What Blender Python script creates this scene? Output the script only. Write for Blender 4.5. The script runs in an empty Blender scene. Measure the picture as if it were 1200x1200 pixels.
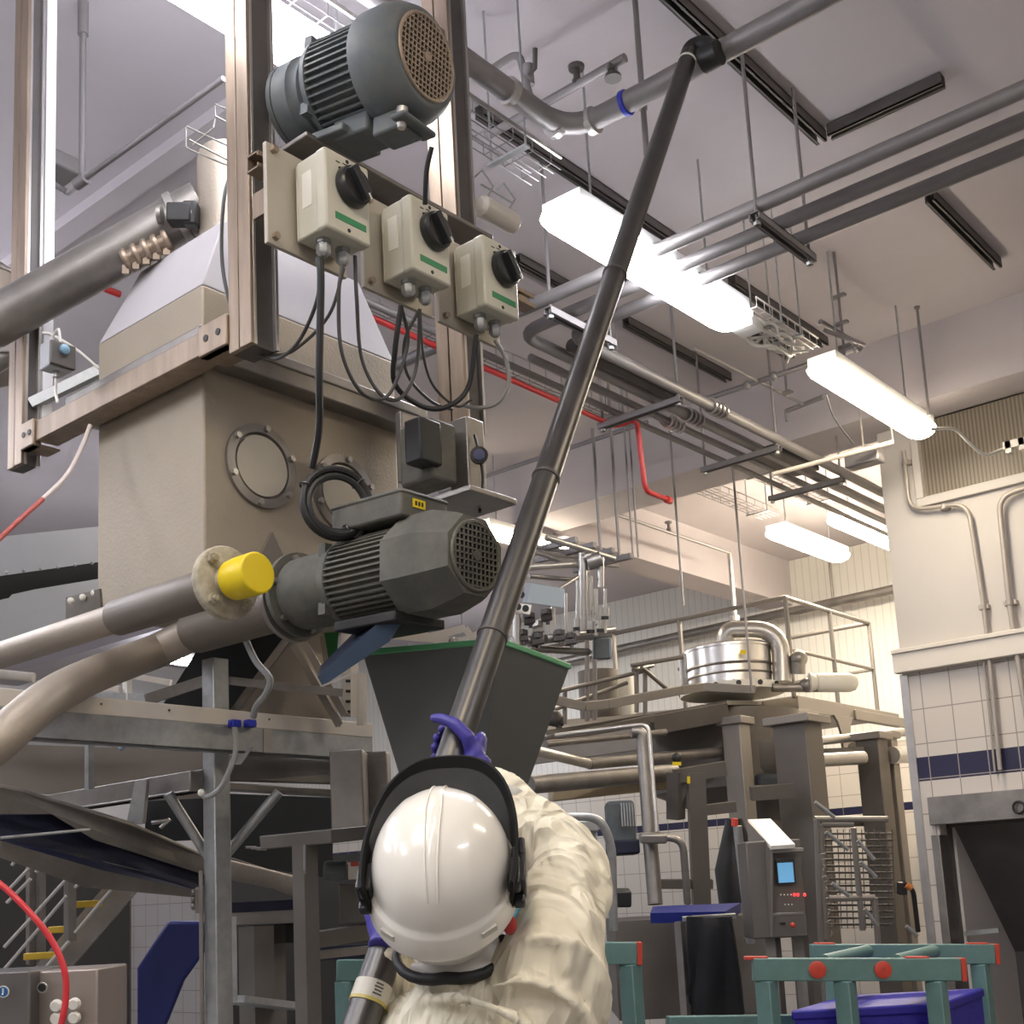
import bpy, math, random
from mathutils import Vector as V, Matrix
random.seed(7)
SC = bpy.context.scene
COL = SC.collection

# ------------------------------------------------------------------ camera
F_PX, CX, CY = 1450.0, 600.0, 800.0          # focal length and optical centre, for a 1200 x 1200 frame
YAW, PITCH, ROLL = (math.radians(a) for a in (-39.8, 9.63, -2.97))
CAM = V((0, 0, 1.65))
_f = V((math.sin(YAW)*math.cos(PITCH), math.cos(YAW)*math.cos(PITCH), math.sin(PITCH)))
_r = V((math.cos(YAW), -math.sin(YAW), 0)); _u = _r.cross(_f)
RT = _r*math.cos(ROLL) + _u*math.sin(ROLL)
UP = _u*math.cos(ROLL) - _r*math.sin(ROLL)
cam = bpy.data.cameras.new('camera'); cam_o = bpy.data.objects.new('camera', cam); COL.objects.link(cam_o)
cam.sensor_fit = 'HORIZONTAL'; cam.sensor_width = 36; cam.lens = 36*F_PX/1200
cam.shift_x = 0; cam.shift_y = (CY-600)/1200
cam.clip_start = .05
cam_o.matrix_world = Matrix(((RT.x, UP.x, -_f.x, CAM.x), (RT.y, UP.y, -_f.y, CAM.y), (RT.z, UP.z, -_f.z, CAM.z), (0, 0, 0, 1)))
SC.camera = cam_o

# ------------------------------------------------------------------ exposure and sky light
SC.view_settings.view_transform = 'Standard'; SC.view_settings.look = 'None'
SC.view_settings.gamma = 1; SC.view_settings.exposure = -0.22
try: SC.view_settings.use_curve_mapping = False
except Exception: pass
W = bpy.data.worlds.new('world'); SC.world = W; W.use_nodes = True
W.node_tree.nodes['Background'].inputs[0].default_value = (.5, .5, .55, 1)
W.node_tree.nodes['Background'].inputs[1].default_value = .05
COOL, WARM = (.955, .95, 1.0), (1.0, .86, .66)
P_COOL, P_WARM = 56.0, 48.0                 # strength of the luminaire diffusers

# ------------------------------------------------------------------ helpers: points
def ray(x, y): return _f + RT*((x-CX)/F_PX) - UP*((y-CY)/F_PX)
def P(x, y, d): return CAM + ray(x, y)*d
def OX(x, y, v): q = ray(x, y); return CAM + q*((v-CAM.x)/q.x)
def OY(x, y, v): q = ray(x, y); return CAM + q*((v-CAM.y)/q.y)
def OZ(x, y, v): q = ray(x, y); return CAM + q*((v-CAM.z)/q.z)
X3, Y3, Z3 = V((1, 0, 0)), V((0, 1, 0)), V((0, 0, 1))
def v3(a): return a if isinstance(a, V) else V(a)

# ------------------------------------------------------------------ helpers: materials
MATS = {}
def mat(name, col, rough=.5, metal=0.0, var=.0, vscale=8, emit=None, bump=0.0, bscale=40, alpha=None, dirt=None, stretch=(1, 1, 1), spec=None, coat=0):
    if name in MATS: return MATS[name]
    m = bpy.data.materials.new(name); m.use_nodes = True; nt = m.node_tree; b = nt.nodes['Principled BSDF']
    c = tuple(x for x in col[:3]) + (1,)
    b.inputs['Base Color'].default_value = c; b.inputs['Roughness'].default_value = rough; b.inputs['Metallic'].default_value = metal
    if spec is not None: b.inputs['Specular IOR Level'].default_value = spec
    if coat: b.inputs['Coat Weight'].default_value = coat; b.inputs['Coat Roughness'].default_value = .1
    if var or bump or dirt:
        tc = nt.nodes.new('ShaderNodeTexCoord'); mp = nt.nodes.new('ShaderNodeMapping'); mp.inputs['Scale'].default_value = stretch
        nt.links.new(tc.outputs['Object'], mp.inputs[0])
    if var or dirt:
        n = nt.nodes.new('ShaderNodeTexNoise'); n.inputs['Scale'].default_value = vscale; n.inputs['Detail'].default_value = 5; n.inputs['Roughness'].default_value = .65
        nt.links.new(mp.outputs[0], n.inputs['Vector'])
        cr = nt.nodes.new('ShaderNodeValToRGB'); cr.color_ramp.elements[0].position = .3; cr.color_ramp.elements[1].position = .7
        d = dirt if dirt else tuple(x*(1-var) for x in c[:3])
        cr.color_ramp.elements[0].color = (*d, 1); cr.color_ramp.elements[1].color = tuple(min(1, x*(1+var*.5)) for x in c[:3]) + (1,)
        nt.links.new(n.outputs['Fac'], cr.inputs[0]); nt.links.new(cr.outputs[0], b.inputs['Base Color'])
        mr = nt.nodes.new('ShaderNodeMapRange'); mr.inputs[3].default_value = max(.03, rough-.1); mr.inputs[4].default_value = min(1, rough+.12)
        nt.links.new(n.outputs['Fac'], mr.inputs[0]); nt.links.new(mr.outputs[0], b.inputs['Roughness'])
    if bump:
        n2 = nt.nodes.new('ShaderNodeTexNoise'); n2.inputs['Scale'].default_value = bscale; n2.inputs['Detail'].default_value = 4
        nt.links.new(mp.outputs[0], n2.inputs['Vector'])
        bp = nt.nodes.new('ShaderNodeBump'); bp.inputs['Strength'].default_value = bump; bp.inputs['Distance'].default_value = .01
        nt.links.new(n2.outputs['Fac'], bp.inputs['Height']); nt.links.new(bp.outputs[0], b.inputs['Normal'])
    if emit:
        b.inputs['Emission Color'].default_value = (*emit[0], 1); b.inputs['Emission Strength'].default_value = emit[1]
    if alpha is not None: b.inputs['Alpha'].default_value = alpha
    MATS[name] = m; return m

def grid_mat(name, base, line, sx, sz, lw, rough=.35, axis='XZ', band=None, bandcol=(.02, .02, .06), off=(0, 0)):
    """square ceramic tiles on a vertical wall; joints by maths on world position, an optional dark band course"""
    m = bpy.data.materials.new(name); m.use_nodes = True; nt = m.node_tree; b = nt.nodes['Principled BSDF']; N = nt.nodes; L = nt.links
    g = N.new('ShaderNodeNewGeometry'); s = N.new('ShaderNodeSeparateXYZ'); L.new(g.outputs['Position'], s.inputs[0])
    def op(o, a, c=None):
        n = N.new('ShaderNodeMath'); n.operation = o
        for i, q in enumerate((a, c)):
            if q is None: continue
            if isinstance(q, (int, float)): n.inputs[i].default_value = q
            else: L.new(q, n.inputs[i])
        return n.outputs[0]
    h = s.outputs['X' if axis[0] == 'X' else 'Y']
    def joint(src, size, o):
        f = op('FRACT', op('DIVIDE', op('ADD', src, 100*size+o), size)); return op('LESS_THAN', f, lw/size)
    j = op('MAXIMUM', joint(h, sx, off[0]), joint(s.outputs['Z'], sz, off[1]))
    mx = N.new('ShaderNodeMix'); mx.data_type = 'RGBA'; mx.inputs[6].default_value = (*base, 1); mx.inputs[7].default_value = (*line, 1)
    if band:
        bm = op('MULTIPLY', op('GREATER_THAN', s.outputs['Z'], band[0]), op('LESS_THAN', s.outputs['Z'], band[1]))
        m2 = N.new('ShaderNodeMix'); m2.data_type = 'RGBA'; m2.inputs[6].default_value = (*base, 1); m2.inputs[7].default_value = (*bandcol, 1)
        L.new(bm, m2.inputs[0]); L.new(m2.outputs[2], mx.inputs[6])
    L.new(j, mx.inputs[0]); L.new(mx.outputs[2], b.inputs['Base Color']); b.inputs['Roughness'].default_value = rough
    bp = N.new('ShaderNodeBump'); bp.inputs['Strength'].default_value = .3; bp.inputs['Distance'].default_value = .004; bp.invert = True
    L.new(j, bp.inputs['Height']); L.new(bp.outputs[0], b.inputs['Normal'])
    MATS[name] = m; return m

def rib_mat(name, base, dark, pitch, lw, axis='X', rough=.5):
    m = grid_mat(name, base, dark, pitch, 50.0, lw, rough, axis+'Z', off=(0, 7)); return m

STEEL = mat('brushed_steel', (.50, .48, .455), .36, .85, .12, 10, bump=.05, bscale=60)
STEEL_D = mat('dull_steel', (.30, .28, .26), .42, .8, .25, 7, bump=.08)
STEEL_B = mat('bead_blasted_steel', (.41, .355, .29), .5, .5, .10, 4, bump=.12, bscale=120)
HOPM = mat('hopper_blasted_steel', (.40, .345, .27), .6, .35, .12, 3, bump=.15, bscale=110)
STEEL_S = mat('polished_steel', (.66, .64, .61), .3, 1.0, .05, 12)
STEEL_W = mat('worn_strut_steel', (.35, .275, .21), .45, .7, .3, 22, stretch=(1, 1, .12))
GALV = mat('galvanised_steel', (.42, .43, .43), .45, .7, .2, 30)
GREYP = mat('grey_pipe', (.27, .255, .255), .5, .45, .12, 10)
DARKP = mat('dark_channel_steel', (.115, .105, .10), .5, .4, .2, 12)
BLACK = mat('black_rubber', (.016, .016, .016), .5, 0, .1, 10)
BLACKP = mat('black_plastic', (.02, .02, .022), .3)
CABLE = mat('grey_cable', (.055, .053, .05), .45)
MOTOR = mat('blue_grey_motor_paint', (.082, .10, .112), .62, .05, .2, 14, dirt=(.13, .135, .13), bump=.05)
MOTOR_G = mat('dusty_green_grey_motor_paint', (.066, .070, .062), .65, .05, .2, 9, dirt=(.15, .14, .115), bump=.1)
WHITEP = mat('cream_enclosure', (.55, .53, .44), .4, 0, .05, 12)
LABELW = mat('label_white', (.75, .73, .66), .5)
GREENL = mat('green_label', (.03, .22, .09), .5)
YELLOW = mat('yellow_plastic', (.80, .60, .012), .38)
BLUEP = mat('bright_blue_plastic', (.02, .035, .42), .35)
BLUE_D = mat('dark_blue_belt', (.004, .006, .026), .6, 0, .1, 8)
BLUE_C = mat('crate_blue', (.030, .022, .36), .45, 0, .15, 30, bump=.1)
GREEN = mat('green_trim', (.10, .36, .16), .45)
GREEN_D = mat('green_sheet', (.02, .15, .04), .5)
RED = mat('red_pipe_paint', (.50, .035, .035), .4)
REDP = mat('red_plastic_cap', (.58, .06, .035), .45)
TEAL = mat('teal_enamel', (.13, .24, .225), .45, 0, .12, 14)
WPAINT = mat('white_cable', (.62, .60, .56), .5)
FUNNEL = mat('grey_sheet', (.115, .118, .112), .5, .3, .1, 3, bump=.04, bscale=150)

# ------------------------------------------------------------------ helpers: meshes
class MB:
    def __init__(s, name, m, bev=0, sharp=38):
        s.name, s.v, s.f, s.mi, s.ms, s.cur, s.bev, s.sharp, s.subs, s.label, s.kind, s.post = name, [], [], [], [m], 0, bev, sharp, [], None, None, None
    def use(s, m):
        if m not in s.ms: s.ms.append(m)
        s.cur = s.ms.index(m); return s
    def sub(s, name, m, **k):
        c = MB(name, m, **k); s.subs.append(c); return c
    def add(s, vs, fs):
        n = len(s.v); s.v += [v3(a).copy() for a in vs]
        for f in fs: s.f.append([i+n for i in f]); s.mi.append(s.cur)
        return s
    def obox(s, c, a, b, d):
        """box about c with half vectors a, b, d"""
        c, a, b, d = v3(c), v3(a), v3(b), v3(d)
        if a.cross(b).dot(d) < 0: a, b = b, a
        vs = [c + a*i + b*j + d*k for k in (-1, 1) for j in (-1, 1) for i in (-1, 1)]
        return s.add(vs, [(0, 2, 3, 1), (4, 5, 7, 6), (0, 1, 5, 4), (2, 6, 7, 3), (0, 4, 6, 2), (1, 3, 7, 5)])
    def box(s, p, q):
        p, q = v3(p), v3(q); c = (p+q)/2; h = (q-p)/2
        return s.obox(c, (abs(h.x), 0, 0), (0, abs(h.y), 0), (0, 0, abs(h.z)))
    def bar(s, p, q, w, h, up=Z3):
        p, q, up = v3(p), v3(q), v3(up); d = (q-p); u = d.normalized(); sd = u.cross(up)
        if sd.length < 1e-4: sd = u.cross(X3)
        sd.normalize(); n = sd.cross(u)
        return s.obox((p+q)/2, d/2, sd*w/2, n*h/2)
    def strut(s, p, q, w, h, up, lip=.006):
        """open channel from p to q: web on the -up side, mouth towards up, lips turned in"""
        p, q, up = v3(p), v3(q), v3(up); u = (q-p).normalized(); sd = u.cross(up).normalized(); n = sd.cross(u); t = lip
        def b(c0, ww, hh): s.obox((p+q)/2 + c0, (q-p)/2, sd*ww/2, n*hh/2)
        b(n*(-h/2+t/2), w, t); b(sd*(w/2-t/2), t, h); b(-sd*(w/2-t/2), t, h)
        b(sd*(w/2-w*.14)+n*(h/2-t/2), w*.28, t); b(-sd*(w/2-w*.14)+n*(h/2-t/2), w*.28, t)
        return s
    def loft(s, rings, cap=True):
        n = len(rings[0]); vs = [p for r in rings for p in r]; fs = []
        for k in range(len(rings)-1):
            for i in range(n):
                j = (i+1) % n; fs.append((k*n+i, k*n+j, (k+1)*n+j, (k+1)*n+i))
        if cap: fs.append(tuple(range(n-1, -1, -1))); m = (len(rings)-1)*n; fs.append(tuple(m+i for i in range(n)))
        return s.add(vs, fs)
    def tube(s, pts, r, seg=12, cap=True):
        pts = [v3(p) for p in pts]
        rs = r if isinstance(r, (list, tuple)) else [r]*len(pts)
        t0 = (pts[1]-pts[0]).normalized(); a = t0.orthogonal().normalized(); rings = []; prev = t0
        for i, p in enumerate(pts):
            t = ((pts[min(i+1, len(pts)-1)]-pts[max(i-1, 0)])).normalized()
            if t.length < .5: t = prev
            q = prev.rotation_difference(t); a = (q @ a); a = (a - t*a.dot(t)).normalized(); b = t.cross(a); prev = t
            rings.append([p + (a*math.cos(2*math.pi*k/seg) + b*math.sin(2*math.pi*k/seg))*rs[i] for k in range(seg)])
        return s.loft(rings, cap)
    def cyl(s, p, q, r, r1=None, seg=20): return s.tube([p, q], [r, r if r1 is None else r1], seg)
    def lathe(s, o, ax, prof, seg=28, cap=True, squash=None):
        """prof: (radius, distance along axis)"""
        o, ax = v3(o), v3(ax).normalized(); a = ax.orthogonal().normalized()
        if abs(ax.z) < .9: a = (Z3 - ax*ax.z).normalized()
        b = ax.cross(a); rings = []
        for r, z in prof: rings.append([o + ax*z + (a*math.cos(2*math.pi*k/seg) + b*math.sin(2*math.pi*k/seg))*max(r, 1e-4) for k in range(seg)])
        return s.loft(rings, cap)
    def ring(s, o, ax, R, r, seg=32, rs=8):
        o, ax = v3(o), v3(ax).normalized(); a = ax.orthogonal().normalized(); b = ax.cross(a); rings = []
        for k in range(seg):
            t = 2*math.pi*k/seg; e = a*math.cos(t)+b*math.sin(t)
            rings.append([o + e*(R + r*math.cos(2*math.pi*j/rs)) + ax*r*math.sin(2*math.pi*j/rs) for j in range(rs)])
        rings.append(rings[0]); return s.loft(rings, False)
    def prism(s, poly, ext):
        poly = [v3(p) for p in poly]; ext = v3(ext)
        nrm = V((0, 0, 0))
        for i in range(len(poly)): nrm += (poly[i]-poly[0]).cross(poly[(i+1) % len(poly)]-poly[0])
        if nrm.dot(ext) < 0: poly = poly[::-1]
        n = len(poly); fs = [tuple(range(n-1, -1, -1)), tuple(range(n, 2*n))] + [(i, (i+1) % n, (i+1) % n+n, i+n) for i in range(n)]
        return s.add(poly + [p+ext for p in poly], fs)
    def ball(s, c, r, seg=16, rings=10, ax=None):
        c = v3(c); r = (r, r, r) if isinstance(r, (int, float)) else r
        A = ax or (X3, Y3, Z3); rr = []
        for k in range(rings+1):
            t = math.pi*k/rings; q = max(math.sin(t), 1e-3)
            rr.append([c + A[0]*(r[0]*q*math.cos(2*math.pi*j/seg)) + A[1]*(r[1]*q*math.sin(2*math.pi*j/seg)) - A[2]*(r[2]*math.cos(t)) for j in range(seg)])
        return s.loft(rr)
    def hexbolt(s, c, ax, r, h):
        return s.lathe(c, ax, [(r, 0), (r, h)], 6)
    def make(s, parent, origin, lvl=0):
        me = bpy.data.meshes.new(s.name); me.from_pydata([tuple(p-origin) for p in s.v], [], s.f)
        for m in s.ms: me.materials.append(m)
        me.polygons.foreach_set('material_index', s.mi); me.polygons.foreach_set('use_smooth', [True]*len(s.f))
        me.validate(); me.update()
        try: me.set_sharp_from_angle(angle=math.radians(s.sharp))
        except Exception: pass
        o = bpy.data.objects.new(s.name, me); COL.objects.link(o)
        if parent: o.parent = parent
        if s.bev:
            bm = o.modifiers.new('bevel', 'BEVEL'); bm.width = s.bev; bm.segments = 2; bm.limit_method = 'ANGLE'; bm.angle_limit = math.radians(50)
        if s.post: s.post(o)
        if s.label: o['label'] = s.label
        if s.kind: o['kind'] = s.kind
        for c in s.subs:
            if c.v: c.make(o, origin, lvl+1)
        return o

class Thing:
    def __init__(s, name, label, cat, group=None, kind=None):
        s.name, s.label, s.cat, s.group, s.kind, s.parts = name, label, cat, group, kind, []
    def part(s, name, m, **k):
        c = MB(name, m, **k); s.parts.append(c); return c
    def solo(s, m, **k): return s.part(s.name, m, **k)
    def done(s):
        def allv(b): return b.v + [p for c in b.subs for p in allv(c)]
        vs = [p for b in s.parts for p in allv(b)]
        lo = V(min(p[i] for p in vs) for i in range(3)); hi = V(max(p[i] for p in vs) for i in range(3))
        org = V(((lo.x+hi.x)/2, (lo.y+hi.y)/2, lo.z))
        if len(s.parts) == 1 and s.parts[0].name == s.name:
            o = s.parts[0].make(None, org)
        else:
            o = bpy.data.objects.new(s.name, None); o.empty_display_size = .1; COL.objects.link(o)
            for b in s.parts:
                if b.v: b.make(o, org)
        o.location = org
        tag(o, s.label, s.cat, s.group, s.kind); return o
def tag(o, label=None, cat=None, group=None, kind=None):
    for k, x in (('label', label), ('category', cat), ('group', group), ('kind', kind)):
        if x: o[k] = x
def copy_tree(o, parent=None):
    c = o.copy(); COL.objects.link(c)
    if parent: c.parent = parent
    for ch in list(o.children): copy_tree(ch, c)
    return c
def dup(o, off, label, group=None):
    c = copy_tree(o); c.location = o.location + v3(off); c['label'] = label
    if group: c['group'] = group
    return c
def structure(name, m, fn, **k):
    b = MB(name, m, **k); fn(b); o = b.make(None, V((0, 0, 0))); o['kind'] = 'structure'; return o
def fillet(pts, r, n=6):
    pts = [v3(p) for p in pts]; out = [pts[0]]
    for i in range(1, len(pts)-1):
        a, b, c = pts[i-1], pts[i], pts[i+1]; u, w = (a-b), (c-b); k = min(r, u.length*.49, w.length*.49)
        p, q = b+u.normalized()*k, b+w.normalized()*k
        for j in range(n+1):
            t = j/n; out.append(p*(1-t)**2 + b*2*t*(1-t) + q*t*t)
    out.append(pts[-1]); return out
def spline(pts, n=8):
    """Catmull-Rom through pts"""
    pts = [v3(p) for p in pts]; q = [pts[0]*2-pts[1]] + pts + [pts[-1]*2-pts[-2]]; out = []
    for i in range(1, len(q)-2):
        a, b, c, d = q[i-1:i+3]
        for j in range(n):
            t = j/n; out.append(((b*2) + (c-a)*t + (a*2-b*5+c*4-d)*t*t + (b*3-a-c*3+d)*t**3)*.5)
    out.append(pts[-1]); return out

# ================================================================== the room
CEIL, YB, YR, XR = 4.65, 10.6, 6.82, -2.77     # ceiling height, far wall, near tiled wall and its corner
XL, XE, YN = -13.0, 3.5, -3.5
PLASTER = mat('grey_white_plaster', (.475, .44, .458), .85, 0, .05, 2, bump=.05, bscale=90)
WALLW = mat('white_wall_panel', (.58, .55, .52), .55, 0, .04, 2)
RIBBED = rib_mat('ribbed_white_cladding', (.76, .75, .71), (.60, .585, .54), .075, .008)
TILEM = grid_mat('white_wall_tiles', (.66, .62, .57), (.32, .28, .26), .19, .197, .006, band=(2.19, 2.26), off=(.05, .0))
TILEN = grid_mat('white_wall_tiles_near', (.66, .61, .555), (.33, .29, .27), .165, .197, .006, band=(2.15, 2.285), off=(.03, .007))
FLOORM = mat('wet_grey_floor', (.22, .21, .20), .35, 0, .3, 3)
structure('floor', FLOORM, lambda b: b.box((XL-.2, YN-.2, -.1), (XE+.2, YB+.2, 0)))
structure('ceiling', PLASTER, lambda b: b.box((XL-.2, YN-.2, CEIL), (XE+.2, YB+.2, CEIL+.15)))
structure('wall_left', mat('bright_wall_panel', (.55, .54, .54), .6), lambda b: b.box((XL-.2, YN, 0), (XL, YB, CEIL)))
structure('wall_behind', WALLW, lambda b: b.box((XL, YN-.2, 0), (XE, YN, CEIL)))
structure('wall_east', WALLW, lambda b: b.box((XE, YN, 0), (XE+.2, YR, CEIL)))
def wb(b):
    b.box((XL, YB, 2.75), (XR+.3, YB+.2, CEIL)); b.use(TILEM); b.box((XL, YB+.0, 0), (XR+.3, YB+.2, 2.75))
structure('wall_back', RIBBED, wb)
# near tiled wall with the dark service recess cut into it (the recess opening is x > RX0, z < RZ1)
RX0 = OY(1100, 960, YR).x; RZ1 = 1.905; RX1 = RX0+1.9
LX0, LZ0, LZ1 = OY(1085, 587, YR).x, 3.76, 4.22
def wr(b):
    b.box((XR, YR, 2.77), (LX0, YR+.15, CEIL)); b.box((LX0, YR, 2.77), (XE, YR+.15, LZ0)); b.box((LX0, YR, LZ1), (XE, YR+.15, CEIL))
    b.box((LX0, YR+.10, LZ0), (XE, YR+.15, LZ1))
    b.use(TILEN)
    b.box((XR, YR, RZ1+.14), (XE, YR+.15, 2.77)); b.box((XR, YR, 0), (RX0, YR+.15, RZ1+.14)); b.box((RX1, YR, 0), (XE, YR+.15, RZ1+.14))
structure('wall_right', WALLW, wr)
structure('wall_return', WALLW, lambda b: b.box((XR, YR+.15, 0), (XR+.15, YB, CEIL)))
TRIMM = mat('cream_trim', (.74, .69, .62), .5)
structure('trim_1', TRIMM, lambda b: (b.box((XR-.02, YR-.07, 2.77), (XE, YR, 2.90)), b.box((XR-.02, YR-.085, 2.88), (XE, YR-.0, 2.905))), bev=.004)
structure('trim_2', STEEL, lambda b: b.box((XR-.012, YR-.012, 0), (XR+.035, YR, 2.765)))
# downstand beams
BA0 = 6.52; BXR = -5.30
structure('ceiling_beam_1', PLASTER, lambda b: b.box((XL, BA0, 4.22), (XE, BA0+.42, CEIL)))
structure('ceiling_beam_2', PLASTER, lambda b: b.box((BXR-.3, BA0+.42, 4.22), (BXR, YB, CEIL)))
structure('ceiling_beam_3', PLASTER, lambda b: b.box((-1.26, -3.4, CEIL-.05), (-.2, YR, CEIL)))
structure('ceiling_beam_4', PLASTER, lambda b: b.box((XL, 2.62, 4.60), (-3.2, 2.72, CEIL)))

# ---- louvred grille in the top of the near wall
t = Thing('vent_grille', 'long brown slatted vent grille under the ceiling above the white right wall', 'vent')
g = rib_mat('vent_slats', (.26, .22, .17), (.15, .125, .095), .022, .009, 'X', .5)
b = t.part('slat_panel', g); b.box((LX0, YR+.02, LZ0), (XE-.1, YR+.09, LZ1))
f = t.part('frame', WALLW, bev=.004)
f.box((LX0-.045, YR-.03, LZ0-.05), (XE-.1, YR, LZ0)); f.box((LX0-.045, YR-.03, LZ0), (LX0, YR, LZ1))
f.box((LX0, YR-.015, LZ0-.02), (XE-.1, YR+.02, LZ0+.008))
t.done()
t = Thing('cable_coupler_bracket', 'small white plastic coupler block hung in front of the brown vent grille', 'bracket')
q = OY(1190, 520, YR-.25)
b = t.solo(WPAINT); b.box(q-V((.06, .02, .02)), q+V((.12, .02, .02))); b.box(q-V((.05, .02, .045)), q+V((-.02, .02, .02))); b.box(q+V((.02, -.02, -.045)), q+V((.05, .02, .02)))
t.done()

# ---- conduits running down the near wall
def conduit(pts, r, label, clips=()):
    t = Thing('wall_conduit', label, 'pipe', 'conduits on the right wall')
    b = t.part('conduit_tube', GREYC); P3 = [OY(x, y, YR-.03-r) for x, y in pts]; b.tube(fillet(P3, .09), r, 10)
    for x, y in clips:
        c = t.part('clip', GREYC); q = OY(x, y, YR-.03-r); c.box(q-V((r*2.2, -.0, .012)), q+V((r*2.2, r+.03, .012))); c.cyl(q-V((0, 0, .014)), q+V((0, 0, .014)), r*1.35, seg=12)
    return t.done()
GREYC = mat('beige_grey_conduit', (.42, .38, .34), .45, .3)
conduit([(1059, 528), (1066, 598), (1134, 590), (1153, 710), (1172, 902)], .0125, 'thin bent conduit starting left of the vent grille and dropping down the right wall', ((1062, 542), (1106, 594), (1152, 711)))
conduit([(1240, 560), (1170, 582), (1183, 708), (1212, 900)], .0155, 'thicker conduit bending down under the vent grille at the right edge of the wall', ((1183, 706),))
conduit([(1152, 770), (1160, 845), (1166, 905)], .006, 'thinnest short conduit on the upper tile courses', ())
# ---- stainless service recess
t = Thing('service_recess', 'dark stainless steel lined recess in the tiled wall at the right edge', 'recess')
hd = t.part('hood_panel', STEEL_D, bev=.004); hd.box((RX0-.035, YR-.05, RZ1-.005), (RX1, YR-.005, RZ1+.15))
fr = t.part('jamb', STEEL_D, bev=.004); fr.box((RX0-.035, YR-.05, .0), (RX0+.012, YR+.1, RZ1-.06))
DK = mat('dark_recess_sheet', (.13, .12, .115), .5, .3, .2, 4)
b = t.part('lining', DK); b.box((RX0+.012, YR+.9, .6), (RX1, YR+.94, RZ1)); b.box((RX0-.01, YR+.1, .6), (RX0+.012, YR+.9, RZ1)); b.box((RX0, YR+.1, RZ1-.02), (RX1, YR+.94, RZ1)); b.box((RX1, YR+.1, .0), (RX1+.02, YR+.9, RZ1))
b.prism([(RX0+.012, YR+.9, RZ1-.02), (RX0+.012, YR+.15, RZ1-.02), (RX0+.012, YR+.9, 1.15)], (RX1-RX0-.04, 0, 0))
sh = t.part('ledge', STEEL_D); sh.box((RX0+.012, YR-.02, .55), (RX1, YR+.9, .62))
r_ = t.part('rail', GALV); r_.bar((RX0+.03, YR+.12, 1.30), (RX0+.22, YR+.12, 1.315), .02, .025)
bl = t.part('blue_tray', BLUEP); bl.box((RX0+.35, YR+.1, .62), (RX0+1.2, YR+.6, .64)); bl.label = 'blue tray lying on the ledge'
hk = t.part('shackle', BLACK); q = OY(1194, 946, YR-.07); hk.ring(q, Y3, .03, .007)
t.done()

# ---- luminaires
DIFF_C = mat('lit_cool_diffuser', (.9, .9, .9), .5, emit=(COOL, P_COOL))
DIFF_W = mat('lit_warm_diffuser', (.9, .85, .75), .5, emit=(WARM, P_WARM))
LBODY = mat('luminaire_body', (.62, .62, .62), .5)
DIFF_F = mat('lit_far_warm_diffuser', (.9, .85, .75), .5, emit=(WARM, 105.0)); DIFF_U = mat('glowing_housing_uplight', (.9, .9, .9), .5, emit=((.86, .88, 1.0), 34.0)); DIFF_L = mat('lit_bluish_diffuser', (.9, .9, .9), .5, emit=((.90, .92, 1.0), 58.0)); DIFF_N = mat('lit_near_cool_diffuser', (.9, .9, .9), .5, emit=(COOL, 24.0))
def luminaire(y0, x, z, label, cool=True, L=1.26, group='linear ceiling lights', w=.15, dm=None, up=False):
    t = Thing('ceiling_light', label, 'ceiling light', group)
    d = t.part('diffuser', dm or (DIFF_C if cool else DIFF_W))
    n = 8; sec = [(w/2*math.cos(a), -.055*math.sin(a)) for a in (math.pi*k/n for k in range(n+1))]
    rings = []
    for yy, s in ((0, .55), (.03, .9), (.08, 1), (L-.08, 1), (L-.03, .9), (L, .55)):
        rings.append([V((x+a*s, y0+yy, z+b_*s)) for a, b_ in sec])
    d.loft(rings)
    h = t.part('housing', DIFF_U if up else LBODY); h.box((x-w*.42, y0+.04, z+.002), (x+w*.42, y0+L-.04, z+.06))  # with up, the housing itself glows, added to brighten the left ceiling
    for k in (.18, .82):
        r = t.part('hanger', GALV); r.cyl((x, y0+L*k, z+.06), (x, y0+L*k, CEIL), .005, seg=6)
    return t.done()
l1 = OZ(645, 245, 4.0); l2 = OZ(950, 430, 4.0)
luminaire(3.21, -2.37, 4.0, 'brightest cool white ceiling light, crossed by the long pole', w=.2)
luminaire(5.14, -2.33, 4.0, 'warm white ceiling light nearest the brown vent grille', False, w=.17)
luminaire(8.20, -4.20, 4.23, 'far warm ceiling light, left of the two over the platform', False, 1.15, w=.2, dm=DIFF_F)
luminaire(8.25, -3.72, 4.23, 'far warm ceiling light beside the white wall corner', False, 1.3, w=.2, dm=DIFF_F)
luminaire(6.10, -5.30, 4.10, 'warm ceiling light seen behind the long pole beside the lower motor', False, 1.0)
q = OZ(345, 40, 4.0)
luminaire(1.18, -2.38, 4.0, 'cool white ceiling light behind the second support post at the top left', True, 1.26, w=.14, dm=DIFF_N, up=True)
for i, (x, y, c) in enumerate(((-.6, -1.8, 1), (-.7, -.1, 0), (-5.6, 1.0, 2), (1.6, 1.0, 1), (-3.0, -2.2, 1), (-6.6, -.6, 2), (-4.4, -1.2, 2), (-8.8, 1.6, 2), (-8.5, 8.4, 2), (-1.9, -.9, 1), (-7.5, 3.6, 2), (.2, 3.2, 0), (-9.8, 6.5, 2))):
    luminaire(y, x, 4.0, 'unseen ceiling light for the hall behind and beside the camera', bool(c), group='unseen ceiling lights behind the camera', dm=DIFF_L if c == 2 else None, up=(c == 2 and x > -7 and y < 1.5))  # out of view; some added only to brighten the hopper, worker and left ceiling

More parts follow.
